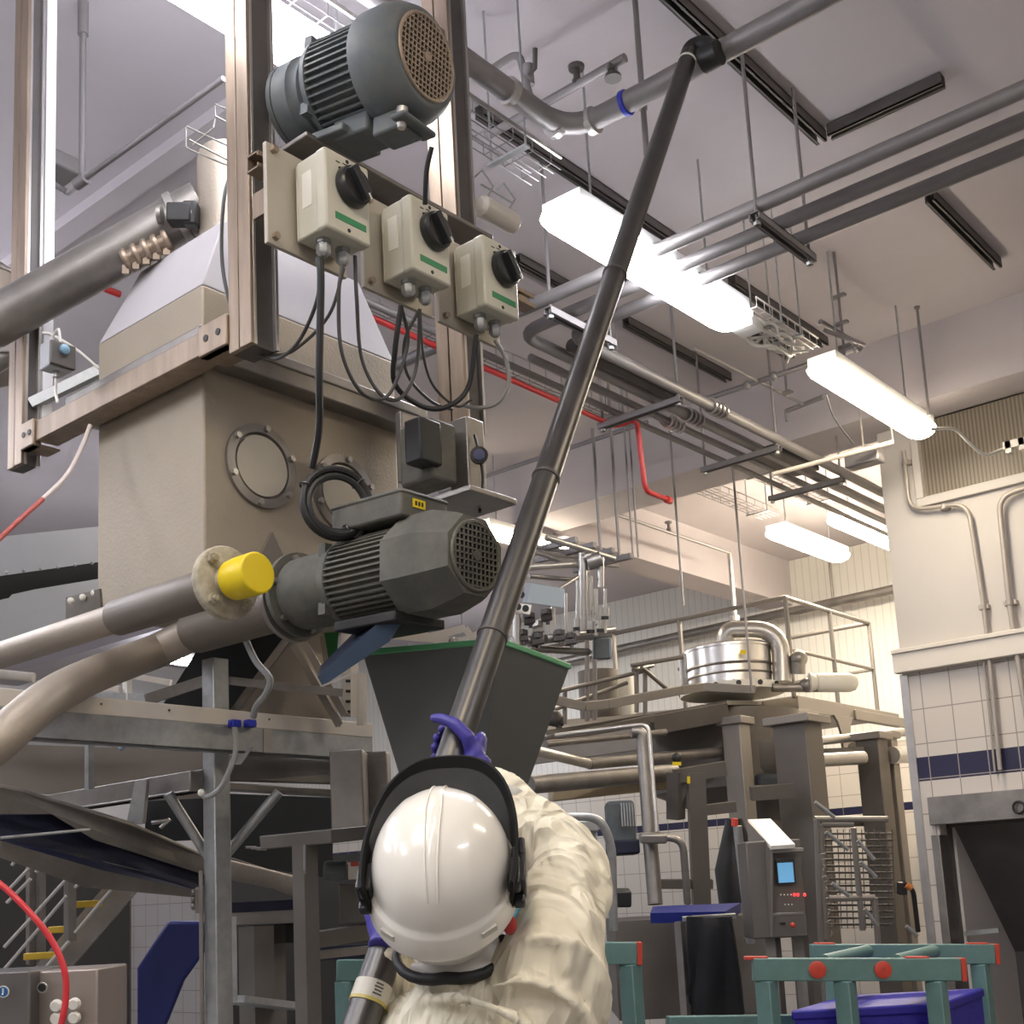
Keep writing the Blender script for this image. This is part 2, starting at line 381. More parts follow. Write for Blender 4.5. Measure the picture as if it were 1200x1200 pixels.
# ================================================================== overhead services
ZC = CEIL-.03
def pipe_clamp(b, p, ax, r, w=.022, flare=1.35):
    ax = v3(ax).normalized(); b.lathe(v3(p)-ax*w/2, ax, [(r*1.02, 0), (r*flare, .003), (r*flare, w-.003), (r*1.02, w)], 18)
# ---- strut channels screwed to the ceiling
def cchan(a, c, label, axis, z=ZC, group='dark strut channels on the ceiling', w=.046):
    p, q = OZ(*a, z), OZ(*c, z)
    if axis == 'y': x = (p.x+q.x)/2; p.x = q.x = x
    else: y = (p.y+q.y)/2; p.y = q.y = y
    t = Thing('ceiling_channel', label, 'channel', group)
    t.solo(DARKP).strut(p, q, w, .05, -Z3, .005); return t.done()
def cchan2(x0, y0, x1, y1, label): 
    t = Thing('ceiling_channel', label, 'channel', 'dark strut channels on the ceiling'); t.solo(DARKP).strut((x0, y0, ZC), (x1, y1, ZC), .046, .05, -Z3, .005); t.done()
cchan2(-1.9, 2.6, -1.9, 4.43, 'dark ceiling channel running behind the top of the long pole')
cchan2(-1.86, 4.42, -1.39, 4.42, 'short dark ceiling channel meeting another in an L at the upper right')
cchan((1090, 230), (1168, 310), 'short dark ceiling channel standing alone at the right', 'y')
cchan((857, 329), (967, 401), 'dark ceiling channel just past the end of the brightest ceiling light', 'y')
cchan((562, 130), (789, 282), 'longest dark ceiling channel, beside the wire tray and the brightest light', 'y')
cchan((606, 304), (670, 340), 'short dark ceiling channel right of the third grey isolator box', 'y')
cchan((734, 377), (853, 443), 'dark ceiling channel above the parallel steel pipes', 'y')
cchan((888, 390), (924, 417), 'stub of dark ceiling channel right of the brightest ceiling light', 'y')
# ---- big steel pipe with the bend
t = Thing('steel_pipe_run', 'large steel pipe that bends under the ceiling and carries the top of the long pole', 'pipe')
zp = 4.2; r = .036
px = OZ(650, 145, zp).x; py = OZ(835, 66, zp).y
b = t.part('pipe', GREYP); pts = fillet([(px, .9, zp), (px, py, zp), (.6, py, zp)], .16, 8); b.tube(pts, r, 16)
for x, y in ((593, 110), (648, 148)):
    q = OZ(x, y, zp); c = t.part('clamp', STEEL); pipe_clamp(c, (px, q.y, zp), Y3, r, .03, 1.28)
q = OZ(705, 150, zp); c = t.part('clamp', STEEL); pipe_clamp(c, (q.x, py, zp), X3, r, .03, 1.28)
q = OZ(745, 130, zp); c = t.part('strap', BLUEP); pipe_clamp(c, (q.x, py, zp), X3, r, .02, 1.2); c.label = 'blue strap round the pipe'
t.done()
# ---- valve branch beside the bend
t = Thing('valve_branch', 'small elbow pipe with a lever valve rising behind the large steel pipe', 'pipe fitting')
q = OZ(622, 85, 4.35); b = t.part('pipe', GREYP)
b.tube(fillet([P(575, 82, 4.3), P(608, 60, 4.3), P(622, 118, 4.2)], .05), .013, 10)
v = t.part('valve_body', GREYP); v.cyl(P(618, 76, 4.25), P(620, 100, 4.25), .02); h = t.part('lever', DARKP); h.tube([P(620, 88, 4.22), P(627, 80, 4.22), P(627, 57, 4.22)], [.007, .008, .009], 8)
t.done()
# ---- sprinkler pipes
def sprinkler(b, p, L=.07, up=True):
    s = 1 if up else -1
    b.cyl(p, v3(p)+Z3*L*s, .012, seg=8); b.cyl(v3(p)+Z3*(L*s), v3(p)+Z3*(L+.012)*s, .028, .03, 12); b.cyl(v3(p)-Z3*.0, v3(p)+Z3*.02*s, .018, seg=8)
zs = 4.42
t = Thing('sprinkler_pipe', 'ceiling sprinkler pipe with upright heads passing behind the bend of the large pipe', 'pipe', 'sprinkler pipes')
a, c = OZ(570, 160, zs), OZ(738, 72, zs); b = t.part('pipe', GREYP); b.tube([(a.x, a.y, zs), (c.x, a.y, zs)], .016, 10)
for x, y, up in ((680, 102, True), (722, 80, False)):
    q = OZ(x, y, zs); h = t.part('sprinkler_head', DARKP); sprinkler(h, (q.x, a.y, zs), .06 if up else .04, up)
t.done()
t = Thing('drop_pipe', 'vertical drop pipe from the ceiling to the blue strapped steel pipe', 'pipe')
q = OZ(745, 122, 4.22); b = t.part('pipe', GREYP); b.cyl((q.x, q.y+.045, 4.0), (q.x, q.y+.045, CEIL), .010); b.cyl((q.x, q.y+.045, 4.22), (q.x, q.y+.045, 4.26), .014)
r_ = t.part('rod', GREYP); r_.cyl((q.x, q.y+.045, 3.96), (q.x, q.y+.045, 4.18), .006, seg=8); t.done()
# left sprinkler drop
t = Thing('sprinkler_drop', 'sprinkler drop pipe with a valve hanging under the ceiling between the first two posts', 'pipe', 'sprinkler pipes')
q = OZ(96, 212, 4.0); b = t.part('drop_tube', GREYP); b.cyl(q, (q.x, q.y, 4.53), .011); b.cyl((q.x, q.y, 4.53), (q.x, q.y, CEIL), .018)
e = OZ(262, 92, 4.0); p = t.part('pipe', GREYP); p.cyl(q, (e.x, e.y, 4.0), .009); p.tube([q, P(80, 226, 4.25), P(62, 215, 4.2)], .01, 8)
v = t.part('valve', GREYP); v.cyl(q-V((.03, 0, .0)), q+V((.03, 0, 0)), .02, seg=10); v.box(q-V((.045, .006, .004)), q+V((.045, .006, .004))); t.done()
t = Thing('ceiling_speaker', 'flat grey box lamp hanging under the ceiling beside the first post', 'lamp'); 
b = t.solo(GREYP, bev=.01); b.obox(P(62, 196, 4.3), V((.07, 0, 0)), V((0, .07, 0)), V((0, 0, .03))); t.done()
# right hand sprinkler loop
t = Thing('sprinkler_loop', 'sprinkler pipe with crosses and small drops above the parallel steel pipes', 'pipe', 'sprinkler pipes')
z = 4.3; b = t.part('pipe', GREYP); a, c = OZ(826, 470, z), OZ(1008, 405, z); yy = (a.y+c.y)/2
b.tube([(a.x, yy, z), (c.x, yy, z)], .015, 10); b.tube([(c.x, yy, z), (c.x-.02, yy-.42, z)], .013, 10)
for x, y in ((879, 453), (905, 440), (990, 398)):
    q = OZ(x, y, z); h = t.part('fitting', GREYP); h.ball((q.x, yy, z), .026, 10, 6)
a, c = OZ(812, 408, z), OZ(942, 474, z); d = OZ(921, 482, z); e = OZ(965, 465, z)
p2 = t.part('branch', GREYP); p2.cyl(a, c, .009, seg=8); p2.cyl(d, e, .014, seg=10); p2.cyl(d, d-Z3*.06, .01, seg=8)
r_ = t.part('rod', GREYP); q = OZ(922, 460, z); r_.cyl(q, (q.x, q.y, CEIL), .008, seg=8); r_.box(q-V((.03, .02, .006)), q+V((.03, .02, .006))); t.done()
t = Thing('sprinkler_drop', 'thin drop rod with small cross clips between the two cool and warm lights', 'pipe', 'sprinkler pipes')
q = OZ(990, 420, 4.1); b = t.part('pipe', GREYP); b.cyl(q, (q.x, q.y, CEIL), .007, seg=8)
for zz in (4.16, 4.28, 4.42): k = t.part('cross_clip', GREYP); k.box((q.x-.035, q.y-.012, zz-.006), (q.x+.035, q.y+.012, zz+.006))
k = t.part('arm', GREYP); k.bar(q+V((0, 0, .12)), q+V((.10, .02, .04)), .02, .014); k.bar(q+V((-.04, -.12, .12)), q+V((.10, .02, .04)), .014, .014); t.done()
# ---- trio of pipes along x and the four that turn away from them
zt = 4.0; rp = .027
YA, YBp, YC = 3.72, 3.885, 4.04; XBp, XCp = OZ(617, 395, zt).x, OZ(667, 392, zt).x
yend = YR+2.4
def run(pts, label, r=rp, m=None, group='parallel steel pipes'):
    t = Thing('steel_pipe', label, 'pipe', group); b = t.solo(m or GREYP); b.tube(fillet(pts, .11, 6), r, 14); t.done()
run([(XE-.1, YA, zt), (-4.9, YA, zt)], 'topmost of the three parallel pipes crossing the upper right, running on behind the isolators')
run([(XE-.1, YBp, zt), (XBp, YBp, zt), (XBp, yend, zt)], 'middle of the three parallel pipes crossing the upper right, turning off at the left elbow')
run([(XE-.1, YC, zt), (XCp, YC, zt), (XCp, yend, zt)], 'lowest of the three parallel pipes crossing the upper right, turning off at the nearer elbow')
run([(-3.21, 4.1, zt), (-3.21, yend, zt)], 'thin outer pipe of the bundle running to the white wall corner', .018)
run([(-3.33, 2.9, zt), (-3.33, yend, zt)], 'left outermost thin pipe, starting beside the isolators and running to the wall corner', .016)
run([(-3.02, 4.15, zt+.01), (-3.02, 4.95, zt+.01)], 'short dark lagged pipe section inside the bundle', .03, DARKP)
# brackets
def trapeze(x0, x1, y, z, label, ax='x'):
    t = Thing('pipe_bracket', label, 'bracket', 'trapeze brackets under the pipes')
    b = t.part('cross_channel', GREYP)
    if ax == 'x': b.strut((x0, y, z), (x1, y, z), .041, .03, -Z3, .004); e = ((x0+.02, y), (x1-.02, y))
    else: b.strut((y, x0, z), (y, x1, z), .041, .03, -Z3, .004); e = ((y, x0+.02), (y, x1-.02))
    for q in e:
        r = t.part('threaded_rod', GREYP); r.cyl((*q, z-.03), (*q, CEIL), .007, seg=8)
        n = t.part('nut', GALV); n.cyl((*q, z-.03), (*q, z-.018), .014, seg=6)
    t.done()
zb = zt-.055
trapeze(-3.42, -2.93, 4.90, zb, 'pipe bracket with two rods nearest the long pole')
trapeze(-3.42, -2.93, 5.88, zb, 'middle pipe bracket under the pipes running to the wall corner')
trapeze(-3.42, -2.93, 6.66, zb, 'pipe bracket under the pipes closest to the white wall corner')
a, c = OZ(885, 252, zb), OZ(950, 305, zb); trapeze(a.y, c.y, (a.x+c.x)/2, zb, 'pipe bracket under the three pipes at the upper right', 'y')
a, c = OZ(645, 362, zb), OZ(715, 405, zb); trapeze(a.y, c.y, (a.x+c.x)/2, zb, 'pipe bracket under the pipe elbows, crossed by the long pole', 'y')
# coiled couplings
for (x, y), xx, lab in (((790, 497), -3.21, 'lowest'), ((812, 487), XBp, 'middle'), ((838, 480), XCp, 'topmost')):
    t = Thing('spiral_wrap', 'silver spiral wrap on a pipe, %s of the three side by side' % lab, 'fitting', 'silver spiral wraps on the pipes'); b = t.solo(STEEL_S)
    for k in range(4): b.ring((xx, 5.2+k*.038, zt), (0, 1, .25), .036, .007, 16, 6)
    t.done()
for i, (x, y0, y1) in enumerate(((-3.14, 5.0, 5.7), (-3.05, 6.0, 6.55), (-3.27, 6.05, 6.6))):
    pass
t = Thing('flat_duct', 'flat lagged duct section lying among the bundled pipes before the wall corner', 'duct'); t.solo(DARKP, bev=.01).box((-3.17, 6.0, zt-.02), (-3.0, 6.5, zt+.03)); t.done()
# cross conduit in front of wall corner with junction box
t = Thing('junction_box', 'small grey junction box on a conduit at the top corner of the white wall', 'box')
q = P(1013, 537, 6.9); b = t.part('box_body', GREYP, bev=.01); b.obox(q, V((.10, 0, 0)), V((0, .05, 0)), V((0, 0, .045)))
c = t.part('conduit_tube', GREYC); c.cyl(P(905, 556, 6.6), P(1046, 518, 6.75), .013, seg=8); c.cyl(P(1046, 518, 6.75), P(1046, 518, 6.75)+Z3*.14, .006, seg=6); c.cyl(q+Z3*.04, V((q.x, q.y, 4.225)), .006, seg=6)
k = t.part('cable', CABLE); k.tube(spline([P(968, 462, 6.3), P(978, 490, 6.4), P(1000, 520, 6.6)]), .005, 6); t.done()
t = Thing('white_power_cable', 'white cable sagging in front of the brown vent grille', 'cable')
b = t.solo(WPAINT); b.tube(spline([P(1090, 503, 6.3), P(1118, 503, 6.45), P(1135, 518, 6.5), (P(1155, 533, 6.55)), P(1180, 525, 6.6), P(1240, 512, 6.6)]), .009, 8); t.done()
# ---- wire cable trays
def wire_tray(x0, x1, y0, y1, z, label, pitch=.1, lip=True, m=GREYP, r=.0022):
    t = Thing('wire_cable_tray', label, 'cable tray', 'wire cable trays'); b = t.part('wire_mesh', m)
    n = 5
    for k in range(n): x = x0+(x1-x0)*k/(n-1); b.cyl((x, y0, z), (x, y1, z), r, seg=5)
    for x in (x0, x1): b.cyl((x, y0, z+.045), (x, y1, z+.045), r*1.6, seg=6)
    k = y0
    while k < y1: b.tube([(x0, k, z+.045), (x0, k, z), (x1, k, z), (x1, k, z+.045)], r, 5); k += pitch
    if lip: c = t.part('side_rail', STEEL_S); c.box((x1+.004, y0, z+.038), (x1+.010, y1, z+.052))
    for yy in (y0+.2, y1-.2):
        h = t.part('hanger', GALV)
        for x in (x0-.01, x1+.01): h.cyl((x, yy, z-.005), (x, yy, CEIL), .004, seg=6)
        h.box((x0-.02, yy-.012, z-.014), (x1+.02, yy+.012, z-.006))
    return t.done()
wire_tray(-2.42, -2.29, .8, 3.15, 4.08, 'wire cable tray with a shiny edge leading to the brightest light')
wire_tray(-2.42, -2.30, 4.52, 5.1, 4.06, 'short wire tray full of white cable between the brightest and the warm light', .07, False, WPAINT)
wire_tray(-4.26, -4.12, 6.95, 8.15, 4.32, 'far wire tray ending at the left one of the two far lights', .12, False)
wire_tray(-3.80, -3.66, 6.95, 8.2, 4.30, 'far wire tray ending at the light beside the white wall corner', .12, False)
t = Thing('cable_bundle', 'tangle of white cable and connectors at the right end of the brightest light', 'cable')
b = t.solo(WPAINT)
for k in range(6):
    q = [V((-2.37+random.uniform(-.07, .07), 4.5+.11*j+random.uniform(-.03, .03), 4.02+random.uniform(-.03, .05))) for j in range(6)]
    b.tube(spline(q, 5), .007, 6)
b.box((-2.42, 4.5, 3.98), (-2.32, 4.6, 4.03)); t.done()
wire_tray(-3.46, -3.36, 2.6, 5.2, 4.04, 'wire tray hung beside the thin pipe behind the isolators', .12, False, GREYP)
# ---- red pipe
t = Thing('red_pipe', 'thin red pipe running behind the isolators then dropping down from the ceiling services', 'pipe')
xr = -3.30; b = t.part('pipe', RED)
pts = [(-3.39, 3.05, CEIL), (-3.39, 3.05, 3.985), (-3.39, 5.0, 3.965)]; q = OX(750, 492, -3.30); b1 = P(756, 575, 6.2); b2 = P(783, 586, 6.45)
pts = [V(p) for p in pts] + [P(746, 490, 6.3), P(756, 575, 6.3), P(783, 586, 6.5)]
b.tube(fillet(pts, .05), .014, 10); c = t.part('end_cap', RED); c.cyl(P(781, 585, 6.48), P(785, 587, 6.52), .02, seg=10); t.done()
t = Thing('red_pipe', 'short length of thin red pipe seen above the duct beside the first post', 'pipe'); b = t.part('pipe', RED); b.cyl(P(20, 299, 5.2), P(140, 345, 5.6), .016, seg=10); h = t.part('hanger', GREYP); q = P(130, 341, 5.56); h.cyl(q, (q.x, q.y, CEIL), .005, seg=6); t.done()
# ---- thin ceiling pipes along the back
t = Thing('sprinkler_pipe', 'thin ceiling pipe with two upright heads, seen below the pipe bundle', 'pipe', 'sprinkler pipes')
a, c = OZ(500, 572, 4.3), OZ(760, 495, 4.3); b = t.part('pipe', GREYP); b.cyl((a.x, 5.8, 4.3), (c.x, 5.8, 4.3), .014, seg=8)
for x in (726, 640): q = OZ(x, 500 if x > 700 else 530, 4.3); h = t.part('sprinkler_head', GREYP); sprinkler(h, (q.x, 5.8, 4.3), .08, True)
t.done()
t = Thing('sprinkler_pipe', 'far sprinkler pipe under the ceiling dropping down behind the platform railing', 'pipe', 'sprinkler pipes')
z = 4.3; a, c = OZ(722, 605, z), OZ(855, 648, z); a.x = c.x; b = t.part('pipe', GREYP); b.tube([(c.x, 6.9, z), c], .013, 8)
q = OZ(784, 622, z); h = t.part('sprinkler_head', GREYP); sprinkler(h, q, .06, True)
d = t.part('drop_tube', STEEL); d.cyl((c.x, c.y, z), (c.x, c.y, 3.75), .02, seg=10); d.cyl((c.x, c.y, 3.73), (c.x, c.y, 3.77), .04, seg=10); t.done()
t = Thing('wall_pipe', 'long pipe running along the ribbed back wall above the platform railing', 'pipe')
b = t.part('pipe', STEEL_D); b.cyl((-9.4, YB-.2, 4.05), (XR-.1, YB-.2, 4.14), .045, seg=12)
d = t.part('hanger', STEEL_D); q = OY(975, 690, YB-.2); d.cyl((q.x, q.y, 4.15), (q.x, q.y, CEIL), .013, seg=8); t.done()
# bare rods
for (x, y), z, lo, lab in (((800, 700), 4.0, 2.6, 'thin rod hanging down in front of the platform railing near the upright stand'), ((880, 800), 4.0, 3.1, 'long thin wire hanging down in front of the round steel tank')):
    t = Thing('hanging_rod', lab, 'rod'); q = P(x, y, 7.6); b = t.solo(GREYP); b.cyl((q.x, q.y, q.z-.05), (q.x, q.y, CEIL), .008, seg=6); t.done()
for xx, yy, lab in (((-2.13), 6.27, 'thin threaded rod holding the far end of the warm light by the vent grille'),):
    t = Thing('hanging_rod', lab, 'rod'); b = t.solo(GREYP); b.cyl((xx-.12, yy, 4.03), (xx-.12, yy, CEIL), .008, seg=6); b.cyl((xx-.12, yy, CEIL-.012), (xx-.12, yy, CEIL), .016, seg=8); t.done()
# unlit lamp with wire hooks next to the third post
t = Thing('unlit_lamp', 'small unlit translucent lamp cover on wire hooks right of the third post', 'lamp')
q = P(583, 252, 3.75); dr = Y3; CLEARW = mat('frosted_lamp_cover', (.62, .58, .52), .3)
b = t.part('lamp_cover', CLEARW); b.lathe(q-dr*.085, dr, [(.02, 0), (.032, .012), (.034, .03), (.034, .14), (.032, .158), (.02, .17)], 16)
w = t.part('wire_hook', GALV)
for s in (-.05, .05): w.tube([q+dr*s+V((.0, 0, .03)), q+dr*s+V((.03, 0, .06)), q+dr*s+V((-.01, 0, .13)), q+dr*s+V((-.04, 0, .12))], .003, 6)
w.cyl(q+V((0, -.07, .07)), q+V((0, .07, .07)), .003, seg=6); t.done()

# ================================================================== hopper machine in the foreground
HX0, HX1, HY0, HY1 = -3.005, -2.511, 1.832, 2.531
ZB, ZF0, ZF1, ZU = 2.455, 3.03, 3.10, 3.262
t = Thing('feed_hopper', 'large beige steel feed hopper with two round portholes and a sloped white lid', 'hopper')
b = t.part('hopper_body', HOPM, bev=.006)
b.box((HX0, HY0, ZB), (HX1, HY1, ZF1))
b.box((HX0, HY0, ZF1-.03), (HX1, HY1, ZU))
f = t.part('flange', STEEL_D, bev=.004)
e = .065
for p, q in (((HX0-e, HY0-e, ZF0), (HX1+e, HY0, ZF1)), ((HX0-e, HY1, ZF0), (HX1+e, HY1+e, ZF1)), ((HX0-e, HY0, ZF0), (HX0, HY1, ZF1)), ((HX1, HY0, ZF0), (HX1+e, HY1, ZF1))): f.box(p, q)
f.bar((HX1+e, HY0-e, ZF1-.01), (HX1+e, HY1+e, ZF1-.01), .012, .03)
LIDW = mat('pale_painted_lid', (.50, .48, .50), .6, .1, .06, 5)
l = t.part('lid', LIDW, bev=.004)
LA, LB = OY(165, 318, HY0+.10), OY(262, 258, HY0+.10); zt_ = (LA.z+LB.z)/2
lo = [V(p) for p in ((HX0, HY0, ZU), (HX1, HY0, ZU), (HX1, HY1, ZU), (HX0, HY1, ZU))]
hi = [V(p) for p in ((LA.x, HY0+.10, zt_), (LB.x, HY0+.10, zt_), (LB.x, HY1-.10, zt_), (LA.x, HY1-.10, zt_))]
l.loft([lo, hi])
# portholes in the side facing right
GLASSD = mat('dull_beige_blank', (.50, .46, .38), .5, .2, .05, 6)
for (px_, py_, rr) in ((305, 547, .088), (402, 580, .088)):
    q = OX(px_, py_, HX1); ph = t.part('porthole', STEEL_D)
    ph.lathe(q-V((.003, 0, 0)), X3, [(rr+.028, 0), (rr+.028, .014), (rr+.004, .016), (rr, .008), (rr, .004)], 36)
    g = ph.sub('sight_disc', GLASSD); g.lathe(q, X3, [(rr-.004, 0), (rr-.004, .010)], 36)
    for k in range(6):
        a = math.pi*2*k/6+.4; bo = ph.sub('bolt', STEEL); bo.hexbolt(q+V((.012, (rr+.017)*math.cos(a), (rr+.017)*math.sin(a))), X3, .009, .01)
# triangular gusset and sealed outlet cone under the body
GUS = mat('dark_brown_steel', (.24, .21, .18), .5, .5, .1, 6)  # steel with a dark brown tone of its own
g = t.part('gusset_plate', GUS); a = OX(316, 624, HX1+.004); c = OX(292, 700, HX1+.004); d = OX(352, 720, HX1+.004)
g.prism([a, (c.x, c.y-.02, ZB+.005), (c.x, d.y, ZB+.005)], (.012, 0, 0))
cx_, cy_ = (HX0+HX1)/2, (HY0+HY1)/2
t.done()

# ---- black lined chute frame under the hopper
t = Thing('discharge_chute', 'dark steel chute with diagonal ribbed frames under the hopper behind the deck beam', 'chute')
DARKS = mat('black_chute_sheet', (.02, .022, .023), .5, .3, .1, 6)
def quad(b, pts, d, th=.01):
    """plate through image points, each at its own distance"""
    ps = [P(x, y, dd) for x, y, dd in pts]; n = (ps[1]-ps[0]).cross(ps[2]-ps[0]).normalized()
    if n.dot(_f) < 0: n = -n
    b.prism(ps, n*th)
b = t.part('front_sheet', DARKS); quad(b, [(185, 835, 3.6), (232, 760, 3.5), (338, 738, 3.45), (302, 800, 3.5), (262, 850, 3.55)], 0)
b = t.part('side_sheet', STEEL_B); quad(b, [(338, 742, 3.5), (380, 742, 3.6), (398, 850, 3.6), (268, 850, 3.55)], 0)
def pbar(b, a, c, w, h=None):
    b.bar(P(*a), P(*c), w, h or w, UP)
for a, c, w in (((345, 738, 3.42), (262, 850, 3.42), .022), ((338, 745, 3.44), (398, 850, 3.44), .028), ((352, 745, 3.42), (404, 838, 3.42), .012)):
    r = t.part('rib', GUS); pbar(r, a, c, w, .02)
r = t.part('cross_bar', STEEL_D); pbar(r, (172, 820, 3.4), (240, 798, 3.4), .03); pbar(r, (263, 797, 3.38), (402, 812, 3.4), .022)
t.done()

# ---- three ceiling posts
def post(x, y, w, d, zlo, label, back=False, groove=True):
    t = Thing('support_post', label, 'post', 'ceiling hung support posts')
    b = t.part('front_channel', STEEL_W, bev=.002)
    # two lips with a groove between them on the -y face, web behind, mouth to the +x side
    b.box((x-w, y, zlo), (x-w*.56, y+.012, CEIL)); b.box((x-w*.50, y-.002, zlo), (x, y+.010, CEIL)); b.box((x-w+.002, y+.008, zlo), (x-.004, y+.014, CEIL))
    c = t.part('shaded_side_channel', DARKP)  # darker steel puts the shade of the unlit side into the colour
    c.box((x-.020, y+.010, zlo), (x-.006, y+d, CEIL)); c.box((x-w, y+.012, zlo), (x-.02, y+d, CEIL))
    l = t.part('edge_lip', STEEL, bev=.001); l.box((x-.010, y+d-.006, zlo), (x+.006, y+d+.004, CEIL)); l.box((x-.006, y+.008, zlo), (x+.001, y+.016, CEIL))
    return t
P1 = post(-3.265, 1.745, .085, .050, 2.955, 'leftmost worn steel post hanging from the ceiling, with a bright lit edge')
pl = P1.part('flange_plate', mat('lit_edge_white', (.9, .9, .92), .3, .3)); pl.box((-3.266, 1.803, 3.10), (-3.258, 1.835, CEIL)); pl.label = 'near-white strip painting the lit flange edge behind the post'  # near-white colour stands in for light on the flange edge
P1.done()
P2 = post(-2.2, 1.745, .088, .075, 2.965, 'middle worn steel post in front of the hopper corner'); P2.done()
P3 = post(-2.2, 2.50, .105, .075, 2.95, 'worn steel post behind the isolator boxes, right of the upper motor'); P3.done()
# ---- cross rail between posts one and two
t = Thing('cross_rail', 'steel channel bolted between the left post and the middle post across the hopper', 'rail')
b = t.part('channel', STEEL_W, bev=.003); zr = 3.045; yr_ = 1.79-.045
ZR0, ZR1 = 3.00, 3.062
b.box((-3.19, yr_, ZR0), (-2.37, yr_+.012, ZR1)); b.box((-3.19, yr_+.012, ZR0), (-2.37, yr_+.07, ZR0+.008)); b.box((-3.19, yr_+.012, ZR1-.008), (-2.37, yr_+.07, ZR1))
for x0, x1 in ((-3.262, -3.19), (-2.40, -2.288)):
    pz = t.part('end_plate', STEEL_W, bev=.004); pz.box((x0, yr_-.008, ZR0-.012), (x1, yr_+.02, ZR1+.008)); pz.box((x0, yr_-.008, ZR0-.012), (x1, yr_+.08, ZR0-.004))
    for k in (.28, .72): h = pz.sub('bolt_hole', BLACK); h.cyl((x0+(x1-x0)*k, yr_-.0085, (ZR0+ZR1)/2), (x0+(x1-x0)*k, yr_-.010, (ZR0+ZR1)/2), .009, seg=12)
t.done()

# ---- isolator switches on their plates
def isolator(y, label):
    t = Thing('isolator_switch', label, 'switch box', 'grey rotary isolator boxes')
    x0, x1, z0, z1 = -1.985, -1.88, 3.115, 3.305; w = .130
    b = t.part('enclosure', WHITEP, bev=.008); b.box((x0+.012, y, z0), (x1, y+w, z1)); b.box((x0+.004, y+.002, z0+.002), (x0+.012, y+w-.002, z1-.002))
    ln = t.part('cover', WHITEP, bev=.006); ln.box((x1-.03, y-.002, z0-.002), (x1+.004, y+w+.002, z1+.002))
    kc = V((x1+.004, y+w*.56, z0+.118)); k = t.part('rotary_knob', BLACKP, bev=.002)
    k.lathe(kc, X3, [(.046, 0), (.048, .006), (.045, .022), (.040, .026), (.0, .026)], 30)
    k.obox(kc+V((.033, 0, 0)), (.010, 0, 0), (0, .010*.8, .006), (0, -.022, .032))
    m = k.sub('knob_mark', LABELW); m.obox(kc+V((.0436, .020, -.028)), (.0006, 0, 0), (0, .0015, .001), (0, -.004, .006))
    g = t.part('green_label', GREENL); g.obox((x1+.0045, y+w*.55, z0+.036), (.0006, 0, 0), (0, .046, 0), (0, 0, .008)); g.label = 'green name strip'
    wl = t.part('side_label', LABELW); wl.box((x0+.03, y-.0012, z0+.07), (x0+.062, y, z1-.035)); wl.label = 'white rating label'
    mk = t.part('position_mark', BLACK)
    for a in (-.6, -.25, .15): mk.obox((x1+.0045, kc.y+a*.06, z1-.022+(.003 if a == -.25 else 0)), (.0005, 0, 0), (0, .006, 0), (0, 0, .0012))
    mk.obox((x1+.0045, kc.y-.028, z1-.034), (.0005, 0, 0), (0, .006, .002), (0, -.001, .003)); mk.obox((x1+.0045, kc.y-.002, z1-.032), (.0005, 0, 0), (0, .006, 0), (0, 0, .001))
    for sy, sz in ((.5, z1-.010), (.5, z0+.012)): s = t.part('screw', BLACK); s.cyl((x1+.004, y+w*sy, sz), (x1+.0052, y+w*sy, sz), .0048, seg=10)
    for gy, gl in ((.036, 1), (.094, .9)):
        n = t.part('cable_gland', GALV); c = V((x0+.055, y+gy, z0))
        n.lathe(c, -Z3, [(.017, 0), (.017, .010), (.014, .011), (.014, .016)], 8); n.lathe(c-Z3*.014, -Z3, [(.0165, 0), (.0165, .018), (.012, .024), (.008, .027)], 6)
    return t.done()
isolator(1.700, 'grey isolator box with black rotary knob nearest the middle post')
isolator(1.968, 'grey isolator box with black rotary knob, the middle one of the three')
isolator(2.228, 'grey isolator box with black rotary knob farthest right, behind the third post')
for y, lab in ((1.625, 'nearest the middle post'), (1.915, 'at the middle isolator'), (2.175, 'at the farthest isolator')):
    t = Thing('mounting_plate', 'beige steel mounting plate behind the isolator box '+lab, 'plate', 'isolator mounting plates')
    b = t.part('plate', mat('beige_plate', (.47, .43, .36), .5, .4, .08, 9), bev=.002); b.box((-2.0, y, 3.09), (-1.988, y+.235, 3.335))
    for yy, zz in ((y+.02, 3.32), (y+.215, 3.32), (y+.02, 3.11)): s = t.part('bolt', STEEL_W); s.hexbolt((-1.988, yy, zz), X3, .009, .012)
    t.done()
t = Thing('isolator_rail', 'steel channel carrying the isolator plates between the two right posts', 'rail')
b = t.part('channel', STEEL_W); b.strut((-2.03, 1.62, 3.30), (-2.03, 2.60, 3.30), .041, .041, X3, .004)
c = t.part('arm', STEEL_W); c.box((-2.194, 1.75, 3.325), (-2.0, 1.80, 3.345)); c.box((-2.194, 1.75, 3.28), (-2.01, 1.757, 3.325)); c.box((-2.194, 2.53, 3.28), (-2.01, 2.57, 3.30)); t.done()

